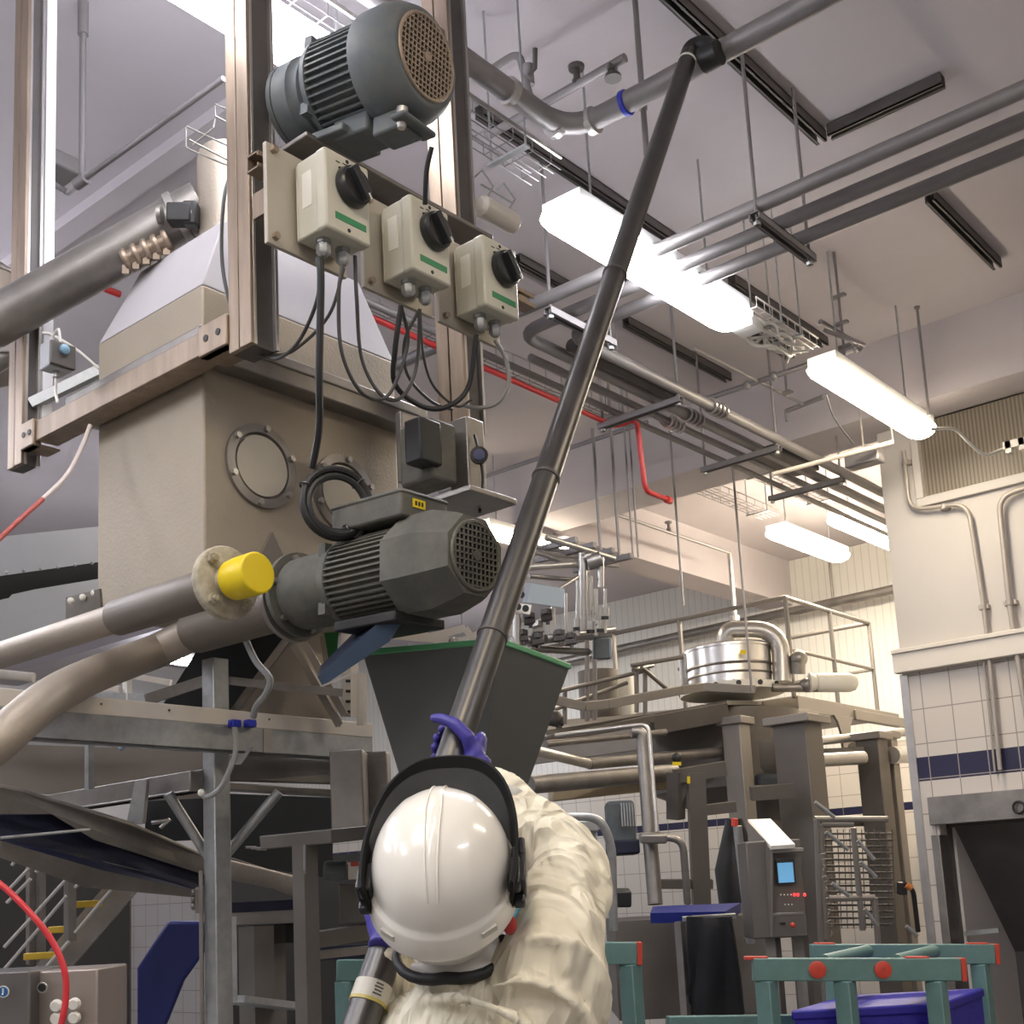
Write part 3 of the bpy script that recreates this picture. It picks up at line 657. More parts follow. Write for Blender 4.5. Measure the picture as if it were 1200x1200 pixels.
# ---- motors
def motor(fan, gear, R, label, m, round_=True, mesh=None, box_dir=None, name='electric_motor'):
    """fan end and gearbox end of the shaft line"""
    fan, gear = v3(fan), v3(gear); ax = (fan-gear).normalized(); L = (fan-gear).length
    up = (Z3 - ax*ax.z).normalized(); sd = ax.cross(up)
    t = Thing(name, label, 'electric motor', 'blue grey geared motors'); FLK = .84 if round_ else 1.0
    def at(u, a=0, r=0): return gear + ax*(L*u) + (up*math.cos(a)+sd*math.sin(a))*r
    # cowl
    cw = t.part('fan_cowl', m, sharp=50 if round_ else 15)
    seg = 40 if round_ else 8
    if round_:
        cw.lathe(at(.66), ax, [(R*.9, 0), (R*1.06, .004), (R*1.08, L*.04), (R*1.08, L*.20), (R*1.02, L*.27), (R*.90, L*.335), (R*.84, L*.34)], seg)
    else:
        def oct_(u, k):
            o = []
            for i in range(8):
                a = math.pi*(i+.5)/4; o.append(at(u, a, R*1.14*k))
            return o
        cw.loft([oct_(.64, .92), oct_(.66, 1), oct_(.84, 1), oct_(.97, .84), oct_(1.0, .78)])
    gr = t.part('fan_grille', mesh or STEEL, sharp=20)
    rg = R*.76 if round_ else R*.72
    back = cw.sub('fan_opening', BLACK); back.lathe(at(1.0), ax, [(rg*1.0, 0), (rg*1.0, .0012)], 30)
    step = .0135; n = int(rg/step)
    for i in range(-n, n+1):
        o = i*step; h = math.sqrt(max(0, rg*rg-o*o))
        if h < .006: continue
        c = at(1.0)+ax*.004
        gr.bar(c+up*o-sd*h, c+up*o+sd*h, .0035, .0035, ax); gr.bar(c+sd*o-up*h, c+sd*o+up*h, .0035, .0035, ax)
    gr.ring(at(1.0)+ax*.002, ax, rg, .005, 36, 6); gr.lathe(at(1.0)+ax*.004, ax, [(.012, 0), (.012, .003)], 12)
    # finned stator
    st = t.part('stator', m, sharp=30); st.lathe(at(.28), ax, [(R*.88, 0), (R*.88, L*.39)], 32)
    fn = t.part('cooling_fins', m)
    N = 44
    for k in range(N):
        a = 2*math.pi*k/N
        q0, q1 = at(.29, a, R*.90), at(.655, a, R*.90)
        fn.bar(q0, q1, .005, R*.17, (up*math.cos(a)+sd*math.sin(a)))
    en = t.part('end_shield', m); en.lathe(at(.235), ax, [(R*.6, 0), (R*.98, .004), (R*1.0, L*.05), (R*.9, L*.06)], 32)
    for k in range(4):
        a = math.pi/4+math.pi/2*k; q = at(.24, a, R*.94); en.obox(q, ax*.012, up*.014, sd*.014)
    gb = t.part('gearbox', m, sharp=45)
    gb.lathe(at(-.08), ax, [(R*.70, 0), (R*.84, .01), (R*.86, L*.16), (R*.80, L*.18), (R*.80, L*.24), (R*.70, L*.27), (R*.70, L*.32)], 32)
    fl = t.part('mounting_flange', m); fl.lathe(at(-.10), ax, [(R*FLK, 0), (R*FLK, .014), (R*.7, .016)], 32)
    for k in range(6):
        a = 2*math.pi*k/6+.3; bo = fl.sub('bolt', STEEL_D); bo.hexbolt(at(-.10, a, R*FLK*.86)+ax*.013, ax, .008, .012)
    return t, at, ax, up, sd
fan = P(499, 67, 2.90); gear = P(360, 124, 3.12)
BROWNG = mat('brown_dusty_grille', (.34, .27, .21), .5, .5, .2, 30)
t, at_, ax, up, sd = motor(fan, gear, .128, 'upper blue grey motor with round brown fan grille above the isolator boxes', MOTOR, True, BROWNG)
# foot and terminal box under the motor
tb = t.part('terminal_box', MOTOR, bev=.006); c = at_(.52)-up*.135+sd*(.0); tb.obox(c-up*.0, ax*.055, up*.026, sd*.05)
tb.obox(at_(.80)-up*.155, ax*.045, up*.024, sd*.04); tb.obox(at_(.93)-up*.162, ax*.022, up*.007, sd*.06)
gl = t.part('cable_gland', STEEL); gq = at_(.90)-up*.15+sd*.03; gl.lathe(gq, -up, [(.014, -.02), (.014, .018), (.009, .03)], 10)
ft = t.part('mounting_foot', MOTOR, bev=.004); ft.obox(at_(.30)-up*.145, ax*.08, up*.01, sd*.07)
br = t.part('mounting_bracket', STEEL_D, bev=.003)
br.box((-2.19, 1.80, gear.z-.17), (-2.05, 2.48, gear.z-.158)); t.done()
t = Thing('steel_beam', 'grey steel plate beam joining the two right posts under the upper motor', 'beam')
b = t.solo(DARKP, bev=.003); b.box((-2.195, 1.825, 3.40), (-2.17, 2.495, 3.50)); t.done()

MOT_G2 = mat('pale_dust_grille', (.15, .145, .12), .5, .3, .2, 30)
fan2 = V((-1.71, 1.95, 2.372)); gear2 = V((-2.24, 1.95, 2.396))
t, at_, ax, up, sd = motor(fan2, gear2, .105, 'lower dusty green grey motor with eight sided fan cowl beside the yellow cap', MOTOR_G, False, MOT_G2)
tb = t.part('terminal_box', MOTOR_G, bev=.008)
tc_ = at_(.50)+up*.135; tb.obox(tc_, ax*.115, up*.030, sd*.075); tb.obox(tc_+up*.028, ax*.118, up*.006, sd*.078)
for k in (-.04, .0): pg = tb.sub('blanking_plug', MOTOR_G); pg.lathe(tc_+ax*k-sd*.0749, -sd, [(.016, 0), (.016, .006)], 16)
yl = tb.sub('warning_sticker', YELLOW); yl.obox(tc_+ax*.1165+sd*.02+up*.006, ax*.0008, sd*.020, up*.010); yl.label = 'yellow warning sticker'
for k in (-1, 0, 1): yl.use(BLACK); yl.obox(tc_+ax*.1176+sd*(.02+k*.01)+up*.006, ax*.0004, sd*.003, up*.005)
gl = tb.sub('cable_gland', STEEL); gl.lathe(tc_-ax*.115-sd*.02, -ax-sd*.4, [(.013, 0), (.013, .02), (.008, .03)], 10)
ft = t.part('mounting_foot', BLACK, bev=.004); ft.obox(at_(.5)-up*.118, ax*.10, up*.012, sd*.08)
t.done()
# vertical motor/gear housing behind, holding the lower motor from the third post
t = Thing('gearbox_column', 'dark vertical gear housing and drive column above the lower motor', 'gearbox')
b = t.part('housing', MOTOR_G, bev=.01); q = P(512, 560, 3.25); b.obox(P(502, 535, 3.3), V((.06, 0, 0)), V((0, .05, 0)), Z3*.085)
c = t.part('drive_column', STEEL_D, bev=.004); c.obox(P(548, 548, 3.35), V((.035, 0, 0)), V((0, .035, 0)), Z3*.13)
c.obox(P(486, 530, 3.4), V((.012, 0, 0)), V((0, .06, 0)), Z3*.10); f = t.part('base_plate', STEEL_D, bev=.003); f.obox(P(535, 594, 3.2), V((.13, 0, 0)), V((0, .09, 0)), Z3*.008)
h = t.part('bearing_block', BLACK, bev=.006); h.obox(P(496, 520, 3.22), V((.03, 0, 0)), V((0, .04, 0)), Z3*.06)
t.done()
t = Thing('cable_reel', 'small round blue faced plug hanging right of the third post base', 'plug'); q = P(561, 536, 3.3)
b = t.part('plug_body', BLACK); b.lathe(q, V((.6, -.6, 0)), [(.016, 0), (.024, .01), (.024, .02), (.015, .022)], 16)
c = t.part('plug_face', mat('blue_plug_face', (.05, .06, .16), .4)); c.lathe(q+V((.6, -.6, 0)).normalized()*.022, V((.6, -.6, 0)), [(.015, 0), (.015, .002)], 16)
k = t.part('cord', BLACK); k.tube(spline([P(556, 510, 3.32), P(560, 525, 3.3), P(566, 560, 3.28), P(562, 600, 3.2)]), .004, 6); t.done()

# ---- product pipe one with flange and yellow cap
t = Thing('product_pipe', 'upper left steel product pipe with cream flange, running to the yellow cap', 'pipe', 'steel product pipes')
fc = V((-2.187, 1.652, 2.361)); b = t.part('pipe', STEEL_B, sharp=60); yp, zp1 = fc.y, fc.z
b.tube([(-3.75, yp, zp1+.0), (-2.62, yp, zp1)], .036, 20)
SLV = mat('warm_sleeve_steel', (.19, .16, .13), .55, .4, .15, 6); s = t.part('sleeve', SLV, sharp=60); s.lathe((-2.62, yp, zp1), X3, [(.036, 0), (.045, .006), (.046, .42)], 24)
FLG = mat('limed_cream_flange', (.50, .46, .36), .7, .1, .3, 25, dirt=(.30, .26, .18), bump=.3)
f = t.part('flange', FLG, bev=.003); f.lathe(fc-X3*.015, X3, [(.080, 0), (.084, .003), (.084, .020), (.080, .023), (.05, .024)], 36); f.lathe(fc+X3*.006, X3, [(.038, 0), (.036, .05)], 24)
for k in range(4):
    a = math.pi/4+k*math.pi/2; bo = f.sub('bolt', FLG); bo.hexbolt(fc+V((.007, .064*math.cos(a), .064*math.sin(a))), X3, .013, .012); bo.cyl(fc+V((.018, .064*math.cos(a), .064*math.sin(a))), fc+V((.028, .064*math.cos(a), .064*math.sin(a))), .007, seg=8)
t.done()
t = Thing('yellow_cap', 'bright yellow plastic cap plugged on the end of the cream flange', 'cap')
b = t.solo(YELLOW, bev=.002); b.lathe(fc+X3*.057, X3, [(.045, -.03), (.047, .0), (.047, .052), (.044, .056), (.0, .056)], 36); t.done()
# ---- product pipe two below
t = Thing('product_pipe', 'lower curved steel product pipe leading under the hopper to the lower motor', 'pipe', 'steel product pipes')
y2 = 1.95; z2 = 2.385
b = t.part('pipe', STEEL_B, sharp=60)
pts = [V((-2.70, y2, z2)), P(188, 761, 3.36), P(148, 776, 3.22), P(105, 793, 3.02), P(62, 815, 2.80), P(26, 843, 2.66), P(-6, 872, 2.58), P(-50, 898, 2.54)]
sp_ = spline(pts, 7); b.tube(sp_, [.047-.004*(i/len(sp_)) for i in range(len(sp_))], 20)
s = t.part('sleeve', SLV, sharp=60); s.lathe((-2.72, y2, z2), X3, [(.047, 0), (.060, .004), (.062, .01), (.062, .40)], 28)
f = t.part('flange', STEEL_D, bev=.003); f.lathe((-2.325, y2, z2), X3, [(.1, 0), (.1, .014)], 32)
t.done()
# ---- duct pipe into the top of the hopper
t = Thing('extraction_duct', 'large shiny steel duct pipe sloping up to the cylinder on the hopper lid', 'duct')
d0, d1 = P(-60, 408, 3.62), P(238, 240, 3.62)
b = t.part('duct_tube', STEEL_D, sharp=60); b.tube([d0, d1], .070, 28)
u = (d1-d0).normalized(); c = t.part('coupling', STEEL, sharp=50); q = d0+(d1-d0)*.905; c.lathe(q, u, [(.070, -.012), (.078, -.010), (.078, .012), (.070, .014)], 28)
s = t.part('side_strip', STEEL_S); s.bar(d0+(d1-d0)*.68+UP*.035-_f*.045, d0+(d1-d0)*.85+UP*.035-_f*.045, .004, .02, -_f)
cy = P(268, 205, 3.62); cyb = V((cy.x, cy.y, zt_-.005))
v = t.part('cylinder', STEEL_B, sharp=50); v.lathe(cyb, Z3, [(.105, 0), (.105, .01), (.09, .012), (.09, .30), (.085, .325), (.06, .335), (0, .337)], 32)
t.done()
t = Thing('duct_valve', 'black valve block on the upper end of the steel duct', 'valve')
b = t.part('valve_block', BLACK, bev=.006); c = P(212, 252, 3.52); b.obox(c, RT*.035, UP*.028, _f*.03); b.obox(c+RT*.03, RT*.02, UP*.034, _f*.025)
for k in (-1, 1): r = t.part('collar', STEEL_D); r.lathe(c+RT*.045*k-RT*.02, RT, [(.026, 0), (.026, .012)], 14)
t.done()
t = Thing('clamp_fitting', 'row of brass coloured clamps and wing nuts beneath the steel duct', 'clamp')
b = t.part('clamp_body', STEEL_W, bev=.003); e0, e1 = P(148, 304, 3.55), P(196, 282, 3.55); b.tube([e0, e1], .022, 12)
for k in range(5): n = t.part('wing_nut', STEEL_W); q = e0+(e1-e0)*(k/4); n.lathe(q, (e1-e0), [(.03, -.008), (.033, 0), (.03, .008)], 10); n.obox(q-UP*.03, RT*.01, UP*.012, _f*.008)
t.done()
t = Thing('wire_guard', 'bent wire guard frame round the top of the hopper cylinder', 'guard')
b = t.solo(STEEL_D); W3 = lambda x, y, d=3.3: P(x, y, d)
b.tube([W3(218, 148), W3(218, 172), W3(224, 176)], .0025, 6); b.tube([W3(218, 148), W3(270, 172)], .0025, 6); b.tube([W3(224, 176), W3(272, 196)], .0025, 6); b.tube([W3(222, 164), W3(268, 188)], .0025, 6)
b.tube([W3(252, 136), W3(252, 122), W3(276, 132)], .0025, 6); b.tube([W3(226, 170), W3(250, 150), W3(252, 140, 3.4)], .0025, 6); b.tube([W3(252, 136), W3(275, 148)], .0025, 6); t.done()
# left fragment machine at the frame edge
t = Thing('beige_tank', 'beige rounded tank edge at the far left behind the first post', 'tank')
b = t.part('shell', STEEL_B); b.lathe(P(-30, 395, 4.3), Z3, [(.16, -.12), (.17, 0), (.17, .20), (.12, .25), (0, .27)], 28)
r = t.part('rim', STEEL_S); r.ring(P(-30, 395, 4.3)+Z3*.20, Z3, .172, .008); c = t.part('clamp', STEEL_D, bev=.004); c.obox(P(5, 395, 4.0), RT*.05, UP*.06, _f*.04); c.cyl(P(-10, 430, 4.0), P(20, 410, 4.0), .03); t.done()

# ---- small sensor box and the cables left of the hopper
t = Thing('sensor_box', 'small grey junction box with a blue plug beside the first post', 'box')
b = t.part('box_body', mat('pale_grey_box', (.42, .44, .46), .45), bev=.004); q = P(66, 420, 3.35); b.obox(q, X3*.025, Y3*.035, Z3*.038)
c = t.part('lid_side', DARKP, bev=.003); c.obox(q+V((.032, .0, -.002)), X3*.006, Y3*.036, Z3*.034)
s = t.part('blue_plug', mat('pale_blue_plug', (.20, .36, .50), .3)); s.lathe(q+V((.038, .0, .012)), X3, [(.014, 0), (.014, .008), (.008, .012)], 14)
g = t.part('cable_gland', GALV); g.cyl(q-Z3*.038, q-Z3*.055, .009); k = t.part('cord', WPAINT); k.tube(spline([q-Z3*.055, q-Z3*.10, q-Z3*.13+X3*.01]), .004, 6)
k = t.part('cord', WPAINT); k.tube(spline([q+Z3*.038-X3*.02, q+Z3*.07-X3*.02, q+Z3*.08+X3*.01, q+Z3*.04+X3*.02]), .004, 6); t.done()
t = Thing('white_wire', 'white wire running from the first post down behind the hopper above the cross rail', 'cable')
t.solo(WPAINT).tube(spline([P(50, 390, 3.5), P(62, 393, 3.5), P(90, 410, 3.5), P(116, 432, 3.5)]), .004, 6); t.done()
t = Thing('channel_offcut', 'short grey channel piece lying behind the cross rail', 'channel'); t.solo(GALV).bar(P(36, 474, 3.66), P(118, 434, 3.72), .03, .03); t.done()
t = Thing('rail_lamp', 'small white plastic lamp hanging under the left end of the cross rail', 'lamp')
b = t.part('lamp_cover', LABELW, bev=.004); b.lathe(P(54, 508, 3.6), RT, [(.004, 0), (.014, .03), (.014, .07), (.008, .08)], 12); f = t.part('strip', mat('cream_strip', (.5, .47, .3), .5)); f.bar(P(66, 505, 3.57), P(82, 505, 3.57), .006, .006); t.done()
t = Thing('striped_hose', 'red and white hose falling from the cross rail to the left edge', 'hose')
HOSE = mat('hose_red', (.45, .10, .09), .5); HOSEW = mat('hose_white', (.70, .62, .58), .5)
hp = spline([P(106, 498, 3.4), P(97, 522, 3.38), P(78, 557, 3.3), P(50, 585, 3.2), P(20, 612, 3.1), P(-20, 650, 3.0)], 8)
b = t.part('hose_upper', HOSEW); b.tube(hp[:25], .0065, 8); c = t.part('hose_lower', HOSE); c.tube(hp[24:], .0065, 8); b.label = 'white upper part of the hose'
t.done()

# ---- cables looping below the isolators
def cab(pts, label, r=.0045, m=CABLE):
    t = Thing('looping_cable', label, 'cable', 'cables hanging from the isolator boxes'); b = t.part('cord', m); b.tube(spline([P(*p) for p in pts], 9), r, 8)
    return t
G = {1: (374, 302, 2.72), 2: (401, 312, 2.78), 3: (470, 358, 2.88), 4: (492, 362, 2.93), 5: (558, 392, 3.04), 6: (580, 398, 3.1)}
c = cab([G[1], (376, 330, 2.72), (374, 440, 2.75), (374, 500, 2.8), (366, 548, 2.85)], 'thick black cable dropping straight from the first isolator to the cable coil', .0085, BLACK); c.done()
cab([G[2], (397, 345, 2.78), (400, 410, 2.8), (420, 456, 2.85), (445, 468, 2.9), (462, 452, 2.92), (478, 400, 2.93), G[3]], 'grey cable looping from the first to the second isolator, outer loop').done()
cab([(416, 300, 2.85), (418, 350, 2.85), (424, 420, 2.9), (446, 462, 2.93), (470, 466, 2.95), (488, 430, 2.97), G[4]], 'grey cable looping under the second isolator, inner loop').done()
cab([G[3], (463, 410, 2.9), (463, 450, 2.95), (490, 474, 3.0), (520, 478, 3.02), (548, 455, 3.05), G[5]], 'black cable looping low from the second to the third isolator', .0065, BLACK).done()
cab([G[4], (474, 400, 2.95), (478, 440, 3.0), (505, 470, 3.05), (530, 480, 3.1)], 'grey cable running from the second isolator to the motor housing', .004).done()
cab([G[4], (497, 420, 2.97), (510, 455, 3.05), (535, 476, 3.1), (553, 468, 3.1)], 'thin grey cable under the second isolator behind the black loop', .0035).done()
cab([G[6], (592, 420, 3.12), (596, 450, 3.12), (583, 472, 3.12), (560, 478, 3.12), (540, 474, 3.12)], 'pale cable looping right of the third isolator', .0055, mat('pale_cable', (.22, .215, .20), .4)).done()
cab([(374, 305, 2.74), (372, 350, 2.75), (350, 400, 2.85), (325, 420, 2.95), (300, 415, 3.02)], 'grey cable looping from the first isolator behind the middle post', .0045).done()
cab([(403, 314, 2.8), (385, 370, 2.85), (345, 410, 2.95), (318, 416, 3.0), (302, 412, 3.03)], 'second grey cable looping behind the middle post', .004).done()
cab([(276, 190, 3.3), (263, 230, 3.2), (260, 300, 3.15), (268, 350, 3.1), (276, 362, 3.1)], 'black cable hanging down the left side of the middle post', .005).done()
cab([(506, 172, 2.9), (500, 200, 2.92), (498, 240, 2.95)], 'black cable from the upper motor down to the second isolator', .006, BLACK).done()
# coil of black cable
t = Thing('cable_coil', 'coil of thick black cable hanging in front of the right porthole', 'cable coil')
b = t.part('coil', BLACK); cc = P(394, 588, 2.85); nn = (X3*.9 - Y3*.4).normalized()
for k, (rr, dd) in enumerate(((.072, 0), (.080, .008), (.076, -.01), (.069, .012))): b.ring(cc+nn*dd+Z3*(-.004*k), nn, rr, .0085, 36, 8)
tl = t.part('tail', BLACK); tl.tube(spline([cc+V((.02, .03, -.07)), P(420, 628, 2.85), P(438, 600, 2.85), P(455, 592, 2.85)]), .008, 8)
for a in (.4, 2.4, 4.4): q = t.part('cable_tie', BLACKP); e = (Z3*math.sin(a)+nn.cross(Z3)*math.cos(a)); q.ring(cc+e*.075, nn.cross(e), .017, .003, 14, 5)
t.done()
# blue white triangular guard behind the lower motor
t = Thing('warning_plate', 'pale blue triangular plate with a black mark behind the lower motor', 'sign')
b = t.part('plate', mat('pale_blue_plate', (.42, .55, .62), .4)); quad(b, [(428, 630, 3.15), (462, 598, 3.15), (468, 618, 3.15), (436, 640, 3.15)], 0, .004)
m = t.part('black_mark', BLACK); quad(m, [(452, 611, 3.14), (460, 612, 3.14), (461, 619, 3.14), (453, 618, 3.14)], 0, .002); t.done()
# blue chute under the motor
t = Thing('blue_trough', 'dark blue sheet metal trough tilted under the lower motor', 'chute')
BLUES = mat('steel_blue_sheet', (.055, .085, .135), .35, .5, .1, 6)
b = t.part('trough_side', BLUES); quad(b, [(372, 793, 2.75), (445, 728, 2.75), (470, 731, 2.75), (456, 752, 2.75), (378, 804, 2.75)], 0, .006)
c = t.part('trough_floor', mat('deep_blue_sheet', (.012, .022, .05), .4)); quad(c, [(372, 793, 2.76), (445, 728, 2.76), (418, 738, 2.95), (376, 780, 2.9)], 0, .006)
e = t.part('bright_edge', STEEL); pbar(e, (377, 804, 2.745), (422, 786, 2.745), .004); t.done()
t = Thing('green_panel', 'green sheet panel standing behind the blue trough', 'panel'); b = t.solo(GREEN_D); quad(b, [(375, 738, 3.75), (397, 738, 3.75), (394, 780, 3.75), (384, 785, 3.75)], 0, .01)
t.done()
# ---- grey funnel with green rim
t = Thing('grey_funnel', 'large dark grey sheet funnel with a green rim behind the worker', 'funnel')
zf = 2.227; N_, L_, R_ = P(585, 754, 2.9), OZ(425, 768, zf), OZ(667, 784, zf); N_.z = zf; K_ = L_+R_-N_
top = [L_, N_, R_, K_]; cen = (L_+R_)*.5; dz = .62
bl, br_ = OZ(452, 905, 1.93), OZ(606, 912, 1.93)
bot = []
c2 = (OZ(452, 905, 1.93)+OZ(606, 912, 1.93))*.5; sc = .60
off = V((cen.x, cen.y, 0))
shl = -V((RT.x, RT.y, 0))*.03
for p in top: bot.append(V((cen.x+(p.x-cen.x)*.52, cen.y+(p.y-cen.y)*.52, zf-.37))+shl)
b = t.part('funnel_body', FUNNEL, bev=.003)
inner = [p+(cen-p).normalized()*.012 for p in top]; ib = [p+(cen-p)*.02 for p in bot]
b.loft([bot, top], False); b.loft([[p for p in inner][::-1], ib[::-1]], False)
b.add(top+inner, [(0, 1, 5, 4), (1, 2, 6, 5), (2, 3, 7, 6), (3, 0, 4, 7)])
s2 = [V((cen.x+(p.x-cen.x)*.50, cen.y+(p.y-cen.y)*.50, zf-.62))+shl for p in top]; b.loft([s2, bot], False)
r = t.part('rim', GREEN, bev=.002)
for i in range(4): r.bar(top[i]+Z3*.006, top[(i+1) % 4]+Z3*.006, .014, .014)
sp = t.part('leg', STEEL_D)
for i in range(4): sp.bar(s2[i]+(cen-s2[i])*.05, V((s2[i].x, s2[i].y, 0)), .04, .04)
t.done()

# ================================================================== frames and conveyors left of the worker
def box_px(b, x0, y0, x1, y1, d, th, dy=None):
    """upright box whose front face, square to the view at distance d, covers the given frame region"""
    c = P((x0+x1)/2, (y0+y1)/2, d); w = (x1-x0)/F_PX*d/2; h = (y1-y0)/F_PX*d/2
    r = V((RT.x, RT.y, 0)).normalized(); f = V((_f.x, _f.y, 0)).normalized()
    b.obox(c+f*th/2, r*w, f*th/2, Z3*h)
def abox_px(b, x0, y0, x1, y1, d, wx, wy):
    pass
def leg(b, x, ytop, d, w, z0=0.0, h=None):
    q = P(x, ytop, d); b.box((q.x-w/2, q.y-(h or w)/2, z0), (q.x+w/2, q.y+(h or w)/2, q.z))
# ---- main frame: column, deck beam
XD = -2.65
t = Thing('steel_trestle', 'grey steel support frame with the main column and diagonal braces under the hopper', 'frame')
q = P(252, 752, 3.38); cxm, cym = q.x, q.y
b = t.part('column', GALV, bev=.003); b.box((cxm-.026, cym-.026, 0), (cxm+.026, cym+.026, 2.318))
c = t.part('conduit_tube', STEEL_D); c.cyl((cxm-.025, cym-.035, 1.35), (cxm-.025, cym-.035, 1.75), .006, seg=8)
for a, e in (((197, 930, 3.3), (244, 1004, 3.34)), ((327, 928, 3.38), (262, 1005, 3.36))):
    r = t.part('brace', GALV); r.cyl(P(*a), P(*e), .014, seg=12)
cr = t.part('cross_beam', STEEL_D, bev=.003); cr.bar(P(262, 922, 3.36), P(392, 930, 3.6), .05, .018); cr.bar(P(262, 900, 3.38), P(392, 905, 3.62), .03, .07)
cr.bar(P(290, 880, 3.5), P(392, 886, 3.7), .02, .03)
bx = t.part('cross_beam', STEEL_D, bev=.003); pA, pB = OY(18, 937, cym-.03), OY(242, 908, cym-.03)
bx.box((pA.x, cym-.07, pB.z-.045), (cxm-.02, cym-.03, pB.z+.012)); bx.box((pA.x, cym-.075, pB.z-.045), (cxm-.02, cym-.02, pB.z-.039)); bx.box((pA.x, cym-.03, pB.z+.012), (cxm-.02, cym+.10, pB.z+.018))
bk = t.part('gusset_plate', GALV); quad(bk, [(158, 915, 3.32), (172, 913, 3.32), (167, 966, 3.32), (148, 966, 3.32)], 0, .03); bk = t.part('gusset_plate', GALV); quad(bk, [(278, 875, 3.3), (297, 875, 3.3), (282, 896, 3.3), (272, 896, 3.3)], 0, .01)
lp = t.part('strut_post', GALV); lp.bar(P(105, 862, 3.5), P(105, 925, 3.5), .02, .02, X3)
t.done()
t = Thing('deck_beam', 'long galvanised deck beam with a cream top strip crossing under the product pipes', 'beam')
ya, yb = OX(-14, 830, XD).y, OX(437, 868, XD).y; zt2 = OX(240, 831, XD).z
b = t.part('beam', GALV, bev=.003); b.box((XD-.012, ya, zt2-.108), (XD, yb, zt2-.036)); b.box((XD-.04, ya, zt2-.108), (XD, yb, zt2-.100)); 
STRIP = mat('cream_strip_paint', (.62, .57, .50), .5, 0, .06, 10)
s = t.part('top_strip', STRIP, bev=.002); s.obox(((XD-.008), (ya+yb)/2, zt2-.016), (.010, 0, -.001), (0, (yb-ya)/2, 0), (.001, 0, .021))
for k in (118, 198, 315, 397): q = OX(k, 838, XD+.002); r = s.sub('screw', DARKP); r.lathe((XD+.003, q.y, zt2-.012), X3, [(.003, 0), (.003, .002)], 8)
sp = t.part('splice_plate', STEEL); q = OX(313, 862, XD); sp.box((XD, q.y-.014, zt2-.104), (XD+.003, q.y+.014, zt2-.038))
t.done()
t = Thing('blue_pipe_clips', 'pair of bright blue pipe clips fixed on the galvanised deck beam', 'clip')
for x in (275, 293): q = OX(x, 848, XD+.012); c = t.part('clip', BLUEP, bev=.003); c.box(q-V((.012, .014, .010)), q+V((.012, .014, .010))); c.box(q-V((.004, .020, .004)), q+V((.006, .020, .004)))
t.done()
t = Thing('grey_hose', 'thin grey hose dropping from the pipe through the blue clips and curling below', 'hose')
HG = mat('grey_hose_rubber', (.30, .31, .31), .45); b = t.part('hose_upper', HG)
b.tube(spline([P(287, 748, 3.2), P(300, 775, 3.2), P(316, 795, 3.2), (P(312, 812, 3.22)), P(300, 828, 3.24), P(297, 840, 3.26)]), .009, 8)
c = t.part('hose_lower', HG); c.tube(spline([P(275, 852, 3.22), P(276, 880, 3.22), P(268, 905, 3.2), P(256, 926, 3.2), P(241, 934, 3.2), P(236, 928, 3.2)]), .007, 8); n = t.part('end_plug', LABELW); n.ball(P(236, 929, 3.2), .010, 10, 6)
t.done()
t = Thing('column_bracket', 'small bolted bracket fixed on the main column', 'bracket'); b = t.solo(STEEL_D, bev=.003); q = P(240, 1054, 3.3); b.obox(q, RT*.022, UP*.034, _f*.02)
for k in (-1, 0, 1): b.cyl(q-RT*.024+UP*.018*k, q-RT*.036+UP*.018*k, .010, seg=8)
t.done()
# ---- inclined conveyor
t = Thing('belt_conveyor', 'inclined conveyor with brown steel side frame and dark blue belt at the left', 'conveyor')
b = t.part('side_frame', STEEL_D, bev=.003)
quad(b, [(-20, 918, 3.0), (22, 927, 3.05), (150, 966, 3.25), (240, 1004, 3.5), (348, 1030, 3.8), (348, 1048, 3.8), (240, 1026, 3.5), (110, 985, 3.2), (60, 955, 3.1), (-20, 955, 3.0)], 0, .012)
g = t.part('belt', BLUE_D); quad(g, [(-20, 955, 3.02), (62, 955, 3.12), (112, 985, 3.22), (240, 1020, 3.52), (240, 1046, 3.5), (120, 1020, 3.2), (0, 985, 3.0), (-20, 983, 3.0)], 0, .03)
r = t.part('belt_edge', GALV); r.tube([P(0, 982, 2.98), P(105, 972, 3.15)], .004, 6)
u = t.part('return_guard', STEEL_D); quad(u, [(0, 985, 3.04), (120, 1018, 3.24), (240, 1046, 3.54), (230, 1052, 3.54), (100, 1040, 3.24), (0, 1005, 3.04)], 0, .02)
for x0, x1 in ((170, 205),): k = t.part('adjuster_bolt', STEEL_S); k.cyl(P(178, 964, 3.4), P(198, 961, 3.4), .006); k.cyl(P(188, 970, 3.4), P(199, 960, 3.4), .005)
t.done()
t = Thing('machine_cover', 'brown steel machine side panel at the left below and behind the deck beam', 'panel')
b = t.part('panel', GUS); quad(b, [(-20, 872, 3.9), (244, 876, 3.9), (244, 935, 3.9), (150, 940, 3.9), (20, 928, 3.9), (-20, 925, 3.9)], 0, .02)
c = t.part('top_rail', GALV); c.bar(P(-20, 861, 3.8), P(150, 868, 3.8), .02, .016, UP); c.bar(P(-20, 869, 3.8), P(130, 874, 3.8), .012, .01, UP)
l = t.part('latch_bar', mat('pale_blue_bar', (.35, .50, .62), .25, .6)); l.tube([P(140, 878, 3.6), P(150, 872, 3.6), P(188, 868, 3.6)], .007, 8); l.use(STEEL_D); l.cyl(P(188, 868, 3.6), P(205, 876, 3.6), .012)
v = t.part('upright_plate', LABELW); v.bar(P(150, 880, 4.2), P(150, 902, 4.2), .025, .01, X3)
f = t.part('frame_post', GALV); f.bar(P(153, 876, 4.0), P(153, 905, 4.0), .02, .02, X3); f.bar(P(160, 876, 4.0), P(160, 905, 4.0), .012, .01, X3)
t.done()
